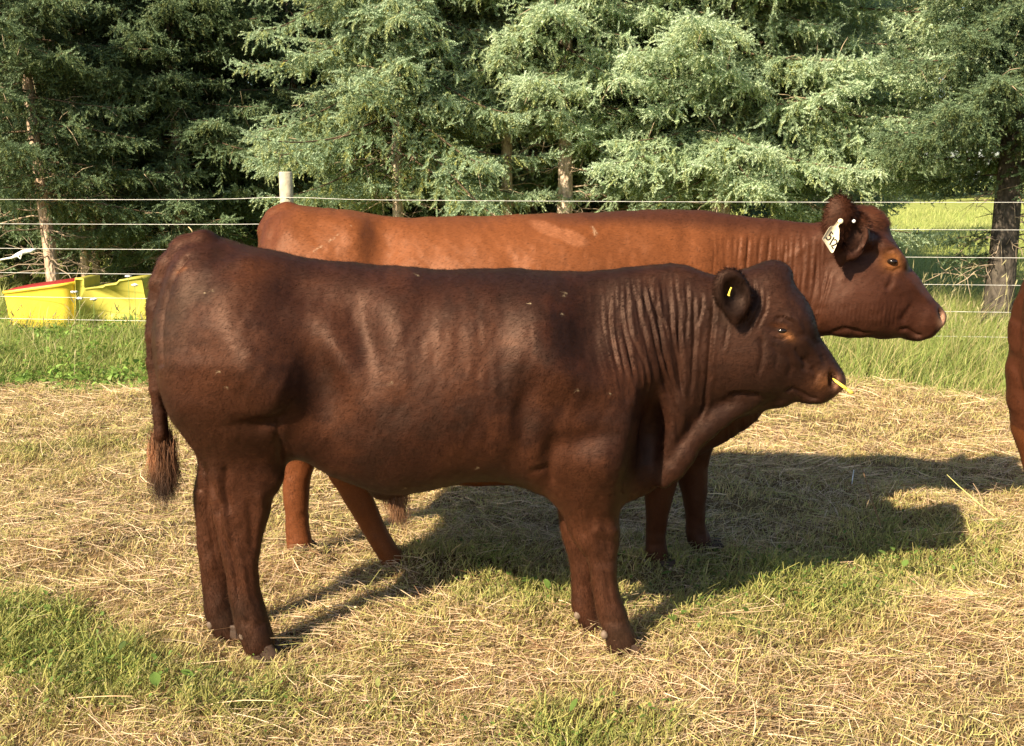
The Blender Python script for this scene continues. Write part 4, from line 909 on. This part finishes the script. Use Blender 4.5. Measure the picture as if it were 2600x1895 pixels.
def spruce_geom(seed, H, R, base_h, n_br, lean=(0, 0), M=14, dens=1.0, green=(.075, .115, .06), tipc=(.20, .27, .175), olive=(.13, .14, .035), droop=.35, cut=None, topcut=6.0, twig=.055, step=.030, nl=.028, nw=.0095, extra=()):
    rng = np.random.default_rng(seed); SP, SD, SL, SC = [], [], [], []; limbs = []; lcol = []
    brs = []
    for i in range(n_br):
        h = base_h + (min(H, topcut) - base_h) * ((i + rng.random()) / n_br) ** 1.0
        Lb = R * (1 - ((h - base_h * .6) / H)) ** .8 * rng.uniform(.45, 1.15)
        if h < base_h + .35: Lb *= .8
        brs.append((h, i * 2.399 + rng.normal(0, .3), Lb, rng.normal(.06, .12), droop * rng.uniform(.7, 1.4)))
    for e in extra: brs.append(e)
    for q_ in range(int(n_br * .14)):   # fuller skirt facing the open field
        brs.append((base_h + 1.3 + 3.2 * rng.random(), -1.57 + rng.normal(0, .55), R * rng.uniform(.45, .8), .08, droop * 1.1))
    for h, az, Lb, e0, dr in brs:
        nn = 12; t = np.linspace(0, 1, nn); r = Lb * t
        cx, cy = lean[0] * h, lean[1] * h
        wob = rng.normal(0, .10) * np.sin(t * 3 + rng.random() * 6) * Lb * .5
        px = cx + np.cos(az) * r - np.sin(az) * wob; py = cy + np.sin(az) * r + np.cos(az) * wob
        pz = h + Lb * (e0 * t - dr * t ** 1.6 + .55 * dr * t ** 3)
        B = np.stack([px, py, pz], 1); T = np.gradient(B, axis=0); T /= np.linalg.norm(T, axis=1)[:, None]
        V, F = tube(B, .003 + .008 * Lb / 2 * (1 - t) ** .8 * 1.6, 5); limbs.append((V, F)); lcol.append(np.tile([.12, .085, .055], (len(V), 1)) * rng.uniform(.7, 1.3))
        K = int(max(5, Lb / twig * .95 * dens)); tk = .14 + .86 * (np.arange(K) + rng.random(K)) / K
        side = np.where(np.arange(K) % 2 == 0, 1.0, -1.0)
        bp_ = np.stack([np.interp(tk, t, B[:, c]) for c in range(3)], 1); bt = np.stack([np.interp(tk, t, T[:, c]) for c in range(3)], 1)
        lat = np.cross(bt, np.array([0, 0, 1.0])); lat /= np.linalg.norm(lat, axis=1)[:, None]
        lt = np.clip(.50 * Lb * (1 - tk) + .13, .10, .60) * rng.uniform(.55, 1.15, K)
        td = bt * .70 + lat * (side * rng.uniform(.5, 1.0, K))[:, None] + np.array([0, 0, -1.0]) * rng.uniform(-.05, .42, K)[:, None] + rng.normal(0, .12, (K, 3)); td /= np.linalg.norm(td, axis=1)[:, None]
        # add the leading tip
        bp_ = np.vstack([bp_, B[-2:]]); td = np.vstack([td, T[-2:]]); lt = np.append(lt, [.2, .16]); tk = np.append(tk, [.95, 1.0]); K += 2
        nk = np.maximum(3, (lt / step).astype(int)); idx = np.repeat(np.arange(K), nk)
        s = (np.arange(len(idx)) - np.repeat(np.cumsum(nk) - nk, nk) + rng.random(len(idx)) * .7) / np.repeat(nk, nk)
        q = bp_[idx] + td[idx] * (lt[idx] * s)[:, None] + np.array([0, 0, -1.0]) * (lt[idx] * .20 * s ** 2)[:, None]
        rd = rng.normal(0, 1, (len(idx), 3)); rd[:, 2] *= .8
        hang = (rng.random(len(idx)) < .24)[:, None]
        dd = td[idx] * .85 + rd * .55 + np.where(hang, np.array([[0, 0, -1.1]]), np.array([[0, 0, -.05]])); dd /= np.linalg.norm(dd, axis=1)[:, None]
        sl = rng.uniform(.070, .145, len(idx)) * np.where(hang[:, 0], 1.25, 1)
        outer = np.clip((tk[idx] * .7 + s * .45) - .15, 0, 1)[:, None]; up = np.clip(dd[:, 2:3] + .5, 0, 1)
        g = np.array(green) * rng.uniform(.7, 1.25, (len(idx), 1)); tip = np.array(tipc) * rng.uniform(.8, 1.2, (len(idx), 1)); ol = np.array(olive) * rng.uniform(.7, 1.2, (len(idx), 1))
        c = g * (1 - outer) + tip * outer; hm = (hang * .6 + (rng.random((len(idx), 1)) < .12) * .4) * (1 - .6 * outer); c = c * (1 - hm) + ol * hm
        SP.append(q); SD.append(dd); SL.append(sl); SC.append(c)
        if rng.random() < .7:   # a few bare twiglets poking out
            for _ in range(3):
                k0 = rng.integers(2, nn - 2); dv = T[k0] * .5 + rng.normal(0, .5, 3); dv /= np.linalg.norm(dv); a0 = B[k0]
                V, F = tube(np.array([a0, a0 + dv * .16, a0 + dv * .30 + np.array([0, 0, -.05])]) + rng.normal(0, .015, 3), [.005, .004, .002], 4); limbs.append((V, F)); lcol.append(np.tile([.40, .32, .22], (len(V), 1)))
    p = np.vstack(SP); d = np.vstack(SD); l = np.concatenate(SL); c = np.vstack(SC)
    if cut is not None:
        k = cut(p); p, d, l, c = p[k], d[k], l[k], c[k]
    V, F = shoots_mesh(p, d, l, M, nl, nw * (9 / M) ** .5, rng)
    # dead lower branches
    for i in range(26):
        h = base_h * rng.uniform(.35, 1.25); az = rng.uniform(0, 6.28); Lb = rng.uniform(.35, 1.1) * R * .45; a0 = np.array([lean[0] * h, lean[1] * h, h]); dv = np.array([np.cos(az), np.sin(az), rng.normal(-.08, .15)])
        pts = [a0 + dv * Lb * t + np.array([0, 0, -.12 * Lb * t * t]) + rng.normal(0, .015, 3) for t in np.linspace(0, 1, 6)]
        q, f = tube(pts, np.linspace(.010, .003, 6), 5); limbs.append((q, f)); cc = np.array([.38, .30, .22]) * rng.uniform(.6, 1.2); lcol.append(np.tile(cc, (len(q), 1)))
        for _ in range(5):
            k0 = rng.integers(1, 5); dw = dv * .6 + rng.normal(0, .5, 3); a1 = pts[k0]; q, f = tube(np.array([a1, a1 + dw * .09, a1 + dw * .2 + rng.normal(0, .03, 3)]), [.004, .003, .0012], 4); limbs.append((q, f)); lcol.append(np.tile(cc, (len(q), 1)))
    LV, LF = merge(limbs)
    return (V, [F], np.repeat(c, M * 3, 0)), (LV, LF, np.vstack(lcol))
def trunk_geom(r, H, lean, seed):
    rng = np.random.default_rng(seed + 500); hh = np.linspace(-.05, H, 26); path = np.stack([lean[0] * hh, lean[1] * hh, hh], 1); path[:, :2] += rng.normal(0, .006, (26, 2))
    rr = r * (1 - hh / H * .93) + r * .45 * np.exp(-np.clip(hh, 0, 9) / .12)
    V, F = tube(path, rr, 16); return V, F
def spruce(sx, Y, r, seed, label, H=9, R=2.0, base_h=1.4, n_br=70, lean=(0, 0), group="spruces behind the fence", **kw):
    X = (sx - 1300) / FPX * (Y * cp + HCAM * sp)
    t = empty("spruce_tree", (X, Y, 0)); (V, F, c), (LV, LF, lc) = spruce_geom(seed, H, R, base_h, n_br, lean, **kw)
    link("crown", np_mesh("crown", V, F, c, False, needle_mat), t)
    link("limbs", np_mesh("limbs", LV, LF, lc, True, twig_mat), t)
    TV, TF = trunk_geom(r, H, lean, seed); link("trunk", np_mesh("trunk", TV, TF, None, True, bark_shaded if seed in (9, 10, 11) else (bark_pale if seed in (5, 6, 7, 8) else bark_mat)), t)
    setp(t, label, "spruce", group); return t
DG = dict(green=(.080, .13, .060), tipc=(.21, .30, .17), olive=(.19, .20, .05))
PG = dict(green=(.17, .26, .11), tipc=(.62, .76, .54), olive=(.46, .48, .14))
spruce(145, 13.0, .080, 1, "dark green spruce with a leaning trunk, at the far left edge", R=1.9, base_h=1.4, n_br=110, lean=(-.055, 0), droop=.20, **DG)
spruce(222, 14.3, .055, 2, "slim dark spruce just right of the leaning trunk", R=1.6, base_h=1.1, n_br=90, lean=(.01, 0), droop=.20, **DG)
spruce(250, 15.4, .055, 3, "slim dark spruce close behind its twin on the left", R=1.7, base_h=1.1, n_br=80, droop=.20, **DG)
spruce(470, 14.2, .09, 4, "broad dark spruce filling the gap left of the wooden post", R=2.2, base_h=.75, n_br=115, droop=.20, **DG)
spruce(1015, 12.9, .075, 5, "grey-green spruce with drooping boughs just right of the wooden post", R=2.25, base_h=1.55, n_br=130, droop=.62, green=(.16, .24, .11), tipc=(.43, .56, .38), olive=(.50, .48, .11))
spruce(1287, 13.6, .082, 6, "spruce with a thin bare trunk and dead pale twigs above the cow's loin", R=1.75, base_h=2.3, n_br=100, droop=.5, green=(.17, .25, .11), tipc=(.52, .65, .45), olive=(.52, .48, .12))
spruce(1432, 13.1, .105, 7, "spruce with a thick bare trunk rising above the middle of the cow's back", R=2.1, base_h=2.3, n_br=110, droop=.42, **PG)
spruce(1822, 13.0, .13, 8, "big pale blue-green spruce whose boughs hang over the cow's neck", R=2.7, base_h=1.5, n_br=135, droop=.42, dens=1.35, **PG,
       extra=[(3.1, -.55, 3.1, .12, .42), (2.5, -.75, 2.9, .05, .40), (2.1, -.35, 2.9, .0, .30), (2.9, -.9, 2.6, .08, .4), (3.6, -.4, 2.7, .1, .45), (2.0, -1.1, 2.3, .0, .32), (2.2, -1.6, 2.1, .0, .35), (2.1, -2.2, 2.4, 0, .35), (3.3, -1.9, 2.5, .1, .4), (3.9, -1.2, 2.3, .1, .4), (1.9, -.15, 2.6, 0, .25), (4.2, -.6, 2.4, .1, .4)])
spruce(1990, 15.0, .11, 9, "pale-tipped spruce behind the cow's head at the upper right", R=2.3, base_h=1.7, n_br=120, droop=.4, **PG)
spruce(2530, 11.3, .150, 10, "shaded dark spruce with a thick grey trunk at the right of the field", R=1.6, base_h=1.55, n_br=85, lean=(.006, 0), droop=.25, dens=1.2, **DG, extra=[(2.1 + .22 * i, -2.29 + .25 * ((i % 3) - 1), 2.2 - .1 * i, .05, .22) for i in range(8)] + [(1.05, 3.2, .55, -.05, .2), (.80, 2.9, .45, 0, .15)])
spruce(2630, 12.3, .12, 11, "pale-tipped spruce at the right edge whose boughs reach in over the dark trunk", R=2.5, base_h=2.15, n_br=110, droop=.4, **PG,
       extra=[(2.5 + .2 * i, -2.7 + .3 * ((i % 3) - 1), 2.3, .08, .32) for i in range(7)])
spruce(1625, 14.0, .09, 12, "pale spruce set back between the bare-trunked one and the big pale one", R=2.1, base_h=1.8, n_br=110, droop=.42, **PG)
BACK = [(2080, 24.5), (60, 17.0), (330, 17.5), (560, 16.6), (760, 15.8), (930, 17.6), (1130, 16.2), (1350, 17.4), (1560, 15.6), (1700, 17.2), (-150, 14.5), (-60, 20), (210, 21), (450, 20.5), (680, 20), (860, 21), (1230, 20.5), (1470, 21), (1640, 20.2), (1050, 22.5)]
def back_tree(seed):
    # fuller, coarser crown
    t = empty("spruce_tree", (0, 40, 0)); (V, F, c), (LV, LF, lc) = spruce_geom(seed, 10, 2.2, .45, 110, M=5, twig=.08, step=.04, nl=.06, nw=.014, topcut=8.0, **DG)
    link("crown", np_mesh("crown", V, F, c, False, needle_mat), t); link("limbs", np_mesh("limbs", LV, LF, lc, True, twig_mat), t)
    TV, TF = trunk_geom(.09, 10, (0, 0), seed); link("trunk", np_mesh("trunk", TV, TF, None, True, bark_mat), t); return t
protos = [back_tree(21), back_tree(22)]
rb = random.Random(5)
for i, (sx, Y) in enumerate(BACK):
    if i < 2: t = protos[i]
    else:
        src = protos[i % 2]; t = src.copy(); C.objects.link(t)
        for ch in src.children:
            c = ch.copy(); C.objects.link(c); c.parent = t
    t.location = ((sx - 1300) / FPX * (Y * cp + HCAM * sp), Y, 0); t.rotation_euler = (0, 0, rb.uniform(0, 6.28)); s = rb.uniform(.85, 1.15); t.scale = (s, s, s)
    if sx > 2250 and sx < 2500: t.scale = (.8, .8, 1.0); t.location.z = .0
    setp(t, "dark green spruce in the shaded rows behind the front trees", "spruce", "spruces of the rear rows")
# far wood across the meadow: many simple conifers as one mass
rng = np.random.default_rng(77); parts = []; cl = []
for i in range(90):
    x = -70 + 140 * (i + rng.random()) / 90; y = rng.uniform(68, 95); h = rng.uniform(14, 22); n = 520
    z = h * rng.random(n) ** .8; a = rng.uniform(0, 6.28, n); r = 2.6 * (1 - z / h) * rng.uniform(.3, 1, n)
    p = np.stack([x + np.cos(a) * r, y + np.sin(a) * r, z], 1); d = np.stack([np.cos(a), np.sin(a), rng.uniform(-.5, .1, n)], 1); d /= np.linalg.norm(d, axis=1)[:, None]
    V, F = shoots_mesh(p, d, np.full(n, .7), 3, .6, .22, rng); parts.append((V, [F])); cl.append(np.repeat(np.array([.05, .08, .035]) * rng.uniform(.6, 1.4, (n, 1)), 9, 0))
V, F = merge(parts); setp(link("distant_wood", np_mesh("distant_wood", V, F, np.vstack(cl), False, needle_mat)), kind='stuff', label="dark conifer wood closing off the far side of the meadow", cat="wood")
# ---------------------------------------------------------------- wire fence
wire_mat = flat_mat("galvanised_white_wire", (.62, .62, .60), rough=.35, spec=.6)
wood_mat = flat_mat("weathered_post_wood", (.42, .39, .30), rough=.9, var=.25, scale=14, bump=.8)
plastic_y = flat_mat("yellow_plastic", (.80, .58, .06), rough=.45, var=.12, scale=6, bump=.15)
plastic_p = flat_mat("faded_yellow_plastic", (.50, .46, .09), rough=.5, var=.15, scale=5, bump=.15)
red_mat = flat_mat("red_plastic", (.32, .03, .03), rough=.45, var=.15, scale=8)
FL = np.array([-4.17, 10.66]); FR = np.array([4.52, 9.46])
def fpt(s): return FL + (FR - FL) * s
WH = [1.385, 1.150, .910, .672, .435, .215]
fence = empty("wire_fence", (*fpt(.28), 0))
sp_ = -1300
def post_at(s, h=1.64, r=.066):
    x, y = fpt(s); hh = np.array([-.1, .2, .5, .8, 1.1, 1.4, h - .012, h]); rr = np.array([1.03, 1.02, 1.0, 1.0, .99, .98, .97, .90]) * r
    V, F = tube(np.stack([x + 0 * hh - .008 * hh, y + 0 * hh, hh], 1), rr, 20); add_child("post", V, F, fence, wood_mat)
# the post stands where the photo shows it; others follow outside the frame
ax_ = lambda Y: Y * cp + HCAM * sp
s0 = min(np.linspace(0, 1, 2000), key=lambda s: abs(1300 + FPX * fpt(s)[0] / (fpt(s)[1] * cp + .2 * sp) - 731))
for s in (s0, s0 - .62, s0 + .95): post_at(s)
for h in WH:
    pts = []
    for s in np.linspace(s0 - .62, s0 + .95, 40):
        x, y = fpt(s); seg = (s - s0) % .78; sag = .0
        dip = .012 * math.sin(math.pi * min(max((s - s0) / .95, 0), 1)) + .010 * math.sin(math.pi * min(max((s0 - s) / .62, 0), 1))
        pts.append((x, y - .068, h - dip + (.020 if h > 1.3 else .006) * math.exp(-((s - s0) / .05) ** 2)))
    V, F = tube(pts, .0023, 6); add_child("wire", V, F, fence, wire_mat)
for h in WH:   # staples
    x, y = fpt(s0); V, F = tube([(x - .012, y - .060, h + .016), (x - .010, y - .074, h + .016), (x + .012, y - .074, h + .014), (x + .014, y - .060, h + .014)], .0025, 6); add_child("staple", V, F, fence, wire_mat)
setp(fence, "six-strand wire fence on round wooden posts between the field and the spruces", "fence")
# white rope end on the left
pts = [P(a, b, 10.4) for a, b in [(-60, 672), (-20, 665), (10, 658), (30, 655), (45, 648), (60, 640), (80, 637), (92, 632)]]
V1, F1 = tube(pts, [.008, .008, .009, .012, .022, .022, .020, .006], 10)
V2, F2 = tube([P(44, 650, 10.38), P(52, 658, 10.37), P(56, 643, 10.37)], [.006, .007, .004], 8)
V, F = merge([(V1, F1), (V2, F2)]); rp = link("rope", np_mesh("rope", V, F, None, True, flat_mat("white_rope", (.78, .77, .72), rough=.85, bump=.6, scale=80)))
setp(rp, "thick white rope with a knotted end hanging beside the fence wires at the left", "rope")
# ---------------------------------------------------------------- yellow plastic tub with red rim
YT = 11.5
def bar(pts, w): return tube(pts, w, 8)
tub = empty("plastic_tub", (P(95, 800, YT)[0], YT + .3, 0))
def rrect(cx, cy, a, b, n=48, p=4.0):
    t = np.linspace(0, 2 * np.pi, n, endpoint=False); c, s = np.cos(t), np.sin(t)
    return np.stack([cx + a * np.sign(c) * np.abs(c) ** (2 / p), cy + b * np.sign(s) * np.abs(s) ** (2 / p)], 1)
xl, xr = P(-6, 720, YT)[0], P(186, 720, YT)[0]; cx = (xl + xr) / 2; a = (xr - xl) / 2; zt0, zt1 = P(2, 742, YT)[2], P(186, 716, YT)[2]
rings = []; n = 48
for t, k in [(0, .90), (.04, .92), (.3, .94), (.6, .96), (.85, .99), (.93, 1.0), (.935, 1.03), (1.0, 1.03), (1.0, .97), (.90, .93), (.2, .85)]:
    q = rrect(cx, YT + .30, a * k, .33 * k, n); zt = zt0 + (zt1 - zt0) * (q[:, 0] - xl) / (xr - xl); rings.append(np.column_stack([q, zt * t]))
V = np.vstack(rings); F = [grid_faces(len(rings), n, True)]; k0 = len(V); V = np.vstack([V, rings[0].mean(0), rings[-1].mean(0)]); j = np.arange(n)
F.append(np.stack([(j + 1) % n, j, np.full(n, k0)], 1)); o_ = (len(rings) - 1) * n; F.append(np.stack([o_ + j, o_ + (j + 1) % n, np.full(n, k0 + 1)], 1)); F = [F[0], np.vstack(F[1:])]
add_child("tub_wall", V, F, tub, plastic_y)
rings = []
for dz, k in [(-.02, .95), (.000, .97), (.008, .95), (.018, .80), (.020, .4)]:
    q = rrect(cx + .01, YT + .31, a * k * .97, .33 * k, n); zt = zt0 + (zt1 - zt0) * (q[:, 0] - xl) / (xr - xl); rings.append(np.column_stack([q, zt + dz]))
V = np.vstack(rings); F = grid_faces(5, n, True); k0 = len(V); V = np.vstack([V, rings[-1].mean(0)]); cap = np.stack([4 * n + j, 4 * n + (j + 1) % n, np.full(n, k0)], 1)
add_child("lid", V, [F, cap], tub, red_mat)
setp(tub, "bright yellow plastic tub with a red lid, behind the fence at the left edge", "tub")
# ---------------------------------------------------------------- faded yellow moulded plastic block with stepped top
blk = empty("plastic_trough", (P(280, 800, YT)[0], YT + .25, 0))
out = [(188, 708), (192, 707), (212, 708), (213, 727), (216, 733), (240, 730), (262, 729), (268, 724), (296, 721), (304, 712), (330, 708), (360, 705), (364, 712), (378, 790), (384, 850), (196, 850), (190, 790)]
O = np.array([P(a_, b_, YT + .05) for a_, b_ in out]); cen = O.mean(0); n = len(O)
layers = [(.0, .965), (.018, 1.0), (.42, 1.0), (.44, .965)]; VV = []
for dy, k in layers:
    q = cen + (O - cen) * np.array([k, 1, 1 - (1 - k) * 1.2]); q[:, 1] = YT + .05 + dy; VV.append(q)
V = np.vstack(VV); F = grid_faces(4, n, True)[:, ::-1]
bm_caps = []
import mathutils
def tri_cap(poly, off, rev):
    tr = mathutils.geometry.tessellate_polygon([[Vector((p[0], p[2], 0)) for p in poly]]); t = np.array([list(x) for x in tr]) + off
    nn = np.cross(V[t[0][1]] - V[t[0][0]], V[t[0][2]] - V[t[0][0]])
    return t[:, ::-1] if (nn[1] > 0) != rev else t
c0 = tri_cap(VV[0], 0, False); c1 = tri_cap(VV[3], 3 * n, True)
add_child("trough_wall", V, [F, np.vstack([c0, c1])], blk, plastic_p, smooth=False)
rimp = [(x_, y_) for x_, y_ in out[1:12]]
V, F = tube([P(a_, b_ + 1, YT + .045) for a_, b_ in rimp], .012, 8); add_child("rim", V, F, blk, plastic_p)
setp(blk, "faded yellow plastic trough with a stepped top edge, right of the red-lidded tub", "trough")
# ---------------------------------------------------------------- white wildflowers
pet = flat_mat("white_petals", (.8, .8, .74), rough=.7); stem_m = flat_mat("green_stem", (.16, .24, .06), rough=.7)
for i, (a_, b_, Y_) in enumerate([(326, 702, 10.2), (188, 742, 9.6), (342, 724, 9.9), (202, 758, 9.5), (238, 760, 9.4)]):
    c_ = np.array(P(a_, b_, Y_)); f = empty("wildflower", (c_[0] - .02, Y_, 0)); rngf = np.random.default_rng(90 + i)
    V, F = tube([(c_[0] - .02, Y_, 0), (c_[0] - .01, Y_, c_[2] * .6), tuple(c_ - [0, 0, .01])], [.003, .0025, .002], 6); add_child("stem", V, F, f, stem_m)
    V, F = ball(c_, .030, 20, 9, (1, .8, .30)); V += rngf.normal(0, .0035, V.shape); add_child("flower_head", V, F, f, pet)
    setp(f, "white flat-topped wildflower beside the yellow plastic trough and tub", "wildflower", "white wildflowers by the yellow tubs")
# ---------------------------------------------------------------- ear tag with its number
tag_mat = flat_mat("cream_tag_plastic", (.80, .70, .48), rough=.45, var=.06, scale=40); ink = flat_mat("black_ink", (.012, .010, .010), rough=.6)
def crop4(a_, b_): return (2050 + a_ / 7.865, 470 + b_ / 7.865)
YTAG = CY - .03 - .255
tago = empty("ear_tag", P(*crop4(660, 720), YTAG))
poly = [(640, 670), (700, 690), (712, 740), (680, 770), (620, 800), (615, 830), (640, 880), (632, 1090), (520, 1340), (495, 1358), (470, 1345), (310, 1090), (312, 1060), (440, 850), (480, 825), (545, 812), (600, 740)]
A = np.array([P(*crop4(*q), YTAG) for q in poly]); n = len(A); Bk = A + [0, .004, 0]; V = np.vstack([A, Bk]); F = grid_faces(2, n, True)[:, ::-1]
VV_ = [A, Bk]; t = np.array([list(x) for x in mathutils.geometry.tessellate_polygon([[Vector((p[0], p[2], 0)) for p in A]])])
nn = np.cross(V[t[0][1]] - V[t[0][0]], V[t[0][2]] - V[t[0][0]]);
if nn[1] > 0: t = t[:, ::-1]
add_child("tag_plate", V, [F, np.vstack([t, t[:, ::-1] + n])], tago, tag_mat, smooth=False)
V, F = ball(P(*crop4(665, 725), YTAG - .006), .010, 14, 8, (1, .5, 1)); add_child("tag_button", V, F, tago, tag_mat)
def stroke(pts, w=.0026):
    q = np.array([P(*crop4(*a_), YTAG - .0015) for a_ in pts]); d = np.gradient(q, axis=0); d /= np.linalg.norm(d, axis=1)[:, None]
    s = np.stack([-d[:, 2], 0 * d[:, 0], d[:, 0]], 1) * w; V = np.stack([q - s, q + s], 1).reshape(-1, 3); k = len(q); i = np.arange(k - 1) * 2
    f = np.stack([i, i + 1, i + 3, i + 2], 1); nn = np.cross(V[f[0][2]] - V[f[0][0]], V[f[0][3]] - V[f[0][1]])
    if nn[1] > 0: f = f[:, ::-1]
    return V, [f]
digs = [stroke([(512, 985), (500, 965), (478, 930), (455, 975), (430, 1015), (455, 1010), (472, 1030), (462, 1065), (440, 1090), (410, 1098), (385, 1080), (374, 1045)]),
        stroke([(535, 1040), (510, 1080), (480, 1130), (445, 1195)]),
        stroke([(532, 1105), (552, 1090), (575, 1100), (588, 1130), (580, 1165), (555, 1190), (520, 1205), (478, 1215), (500, 1245), (520, 1280)])]
for d_ in digs: add_child("digit", d_[0], d_[1], tago, ink, smooth=False)
setp(tago, "cream ear tag numbered 512 hanging from the ear of the orange-brown cow", "ear tag")
bt = empty("ear_stud", P(2168, 562, CY - .03 - .235)); V, F = ball(bt.location[:], .007, 12, 8, (1, .6, 1)); add_child("stud_head", V, F, bt, flat_mat("white_stud", (.85, .85, .85), rough=.2, spec=.7))
V, F = ball((bt.location[0], bt.location[1] + .012, bt.location[2]), .004, 10, 6, (1, 3, 1)); add_child("stud_pin", V, F, bt, wire_mat)
setp(bt, "small shiny white stud in the same ear as the numbered tag", "ear stud")
# yellow clip in the bull's ear and yellow strip in its nostril
yel = flat_mat("yellow_tag_plastic", (.85, .66, .10), rough=.4, var=.05)
YE = BY - .19 - .016
def ribbon_box(pts, w, th):
    q = np.array(pts, float); d = np.gradient(q, axis=0); d /= np.linalg.norm(d, axis=1)[:, None]; s = np.stack([-d[:, 2], 0 * d[:, 0], d[:, 0]], 1); w = np.broadcast_to(w, len(q))[:, None]; y_ = np.array([0, th, 0])
    V = np.stack([q - s * w - y_, q + s * w - y_, q + s * w + y_, q - s * w + y_], 1).reshape(-1, 3); k = len(q); F = grid_faces(k, 4, True); caps = np.array([[3, 2, 1, 0], [(k - 1) * 4, (k - 1) * 4 + 1, (k - 1) * 4 + 2, (k - 1) * 4 + 3]])
    return V, [np.vstack([F, caps])]
cl_ = empty("ear_clip", P(1853, 742, YE)); V, F = ribbon_box([P(1857, 730, YE), P(1853, 739, YE), P(1850, 750, YE)], [.0022, .0022, .0038], .0015); add_child("clip_strap", V, F, cl_, yel)
V, F = ribbon_box([P(1848, 749, YE), P(1853, 752, YE)], .002, .002); add_child("clip_end", V, F, cl_, yel)
setp(cl_, "tiny yellow clip inside the ear of the dark bull", "ear clip")
YN = BY - .02 - .085
ns = empty("nose_strip", P(2119, 966, YN)); V, F = ribbon_box([P(2114, 961, YN + .02), P(2122, 968, YN), P(2140, 981, YN - .004), P(2152, 990, YN - .004)], [.0045, .0048, .0048, .0045], .002); add_child("strip", V, F, ns, yel)
V, F = ribbon_box([P(2150, 988, YN - .006), P(2160, 996, YN - .006), P(2167, 999, YN - .006)], [.0035, .0055, .0025], .0025); add_child("strip_end", V, F, ns, yel)
setp(ns, "bright yellow strip sticking out of the nostril of the dark bull", "nose strip")
# dark fallen thing on the ground between the legs and straws standing on the bull's tail head
def straw(a_, b_, Y_, label):
    q = [P(*a_, Y_), tuple((np.array(P(*a_, Y_)) + np.array(P(*b_, Y_))) / 2 + [0, 0, .003]), P(*b_, Y_)]
    V, F = tube(q, [.0022, .002, .001], 6); o = link("straw", np_mesh("straw", V, F, None, True, flat_mat("straw_stalk", (.65, .52, .28), rough=.6))); setp(o, label, "straw")
straw((492, 594), (478, 576), BY - .02, "short pale straw sticking up from the tail head of the dark bull")

def ground_stick(p0, p1, label, r=.003, col=(.72, .70, .66)):
    a = np.array(G(*p0)); b_ = np.array(G(*p1)); a[2] = .03; b_[2] = .035
    V, F = tube([a, (a + b_) / 2 + [0, 0, .004], b_], [r, r * 1.1, r * .6], 7); o = link("stick", np_mesh("stick", V, F, None, True, flat_mat("bleached_stick", col, rough=.7))); setp(o, label, "stick")
ground_stick((2167, 1208), (2162, 1246), "short bleached stick lying in the cattle's shadow on the grass")
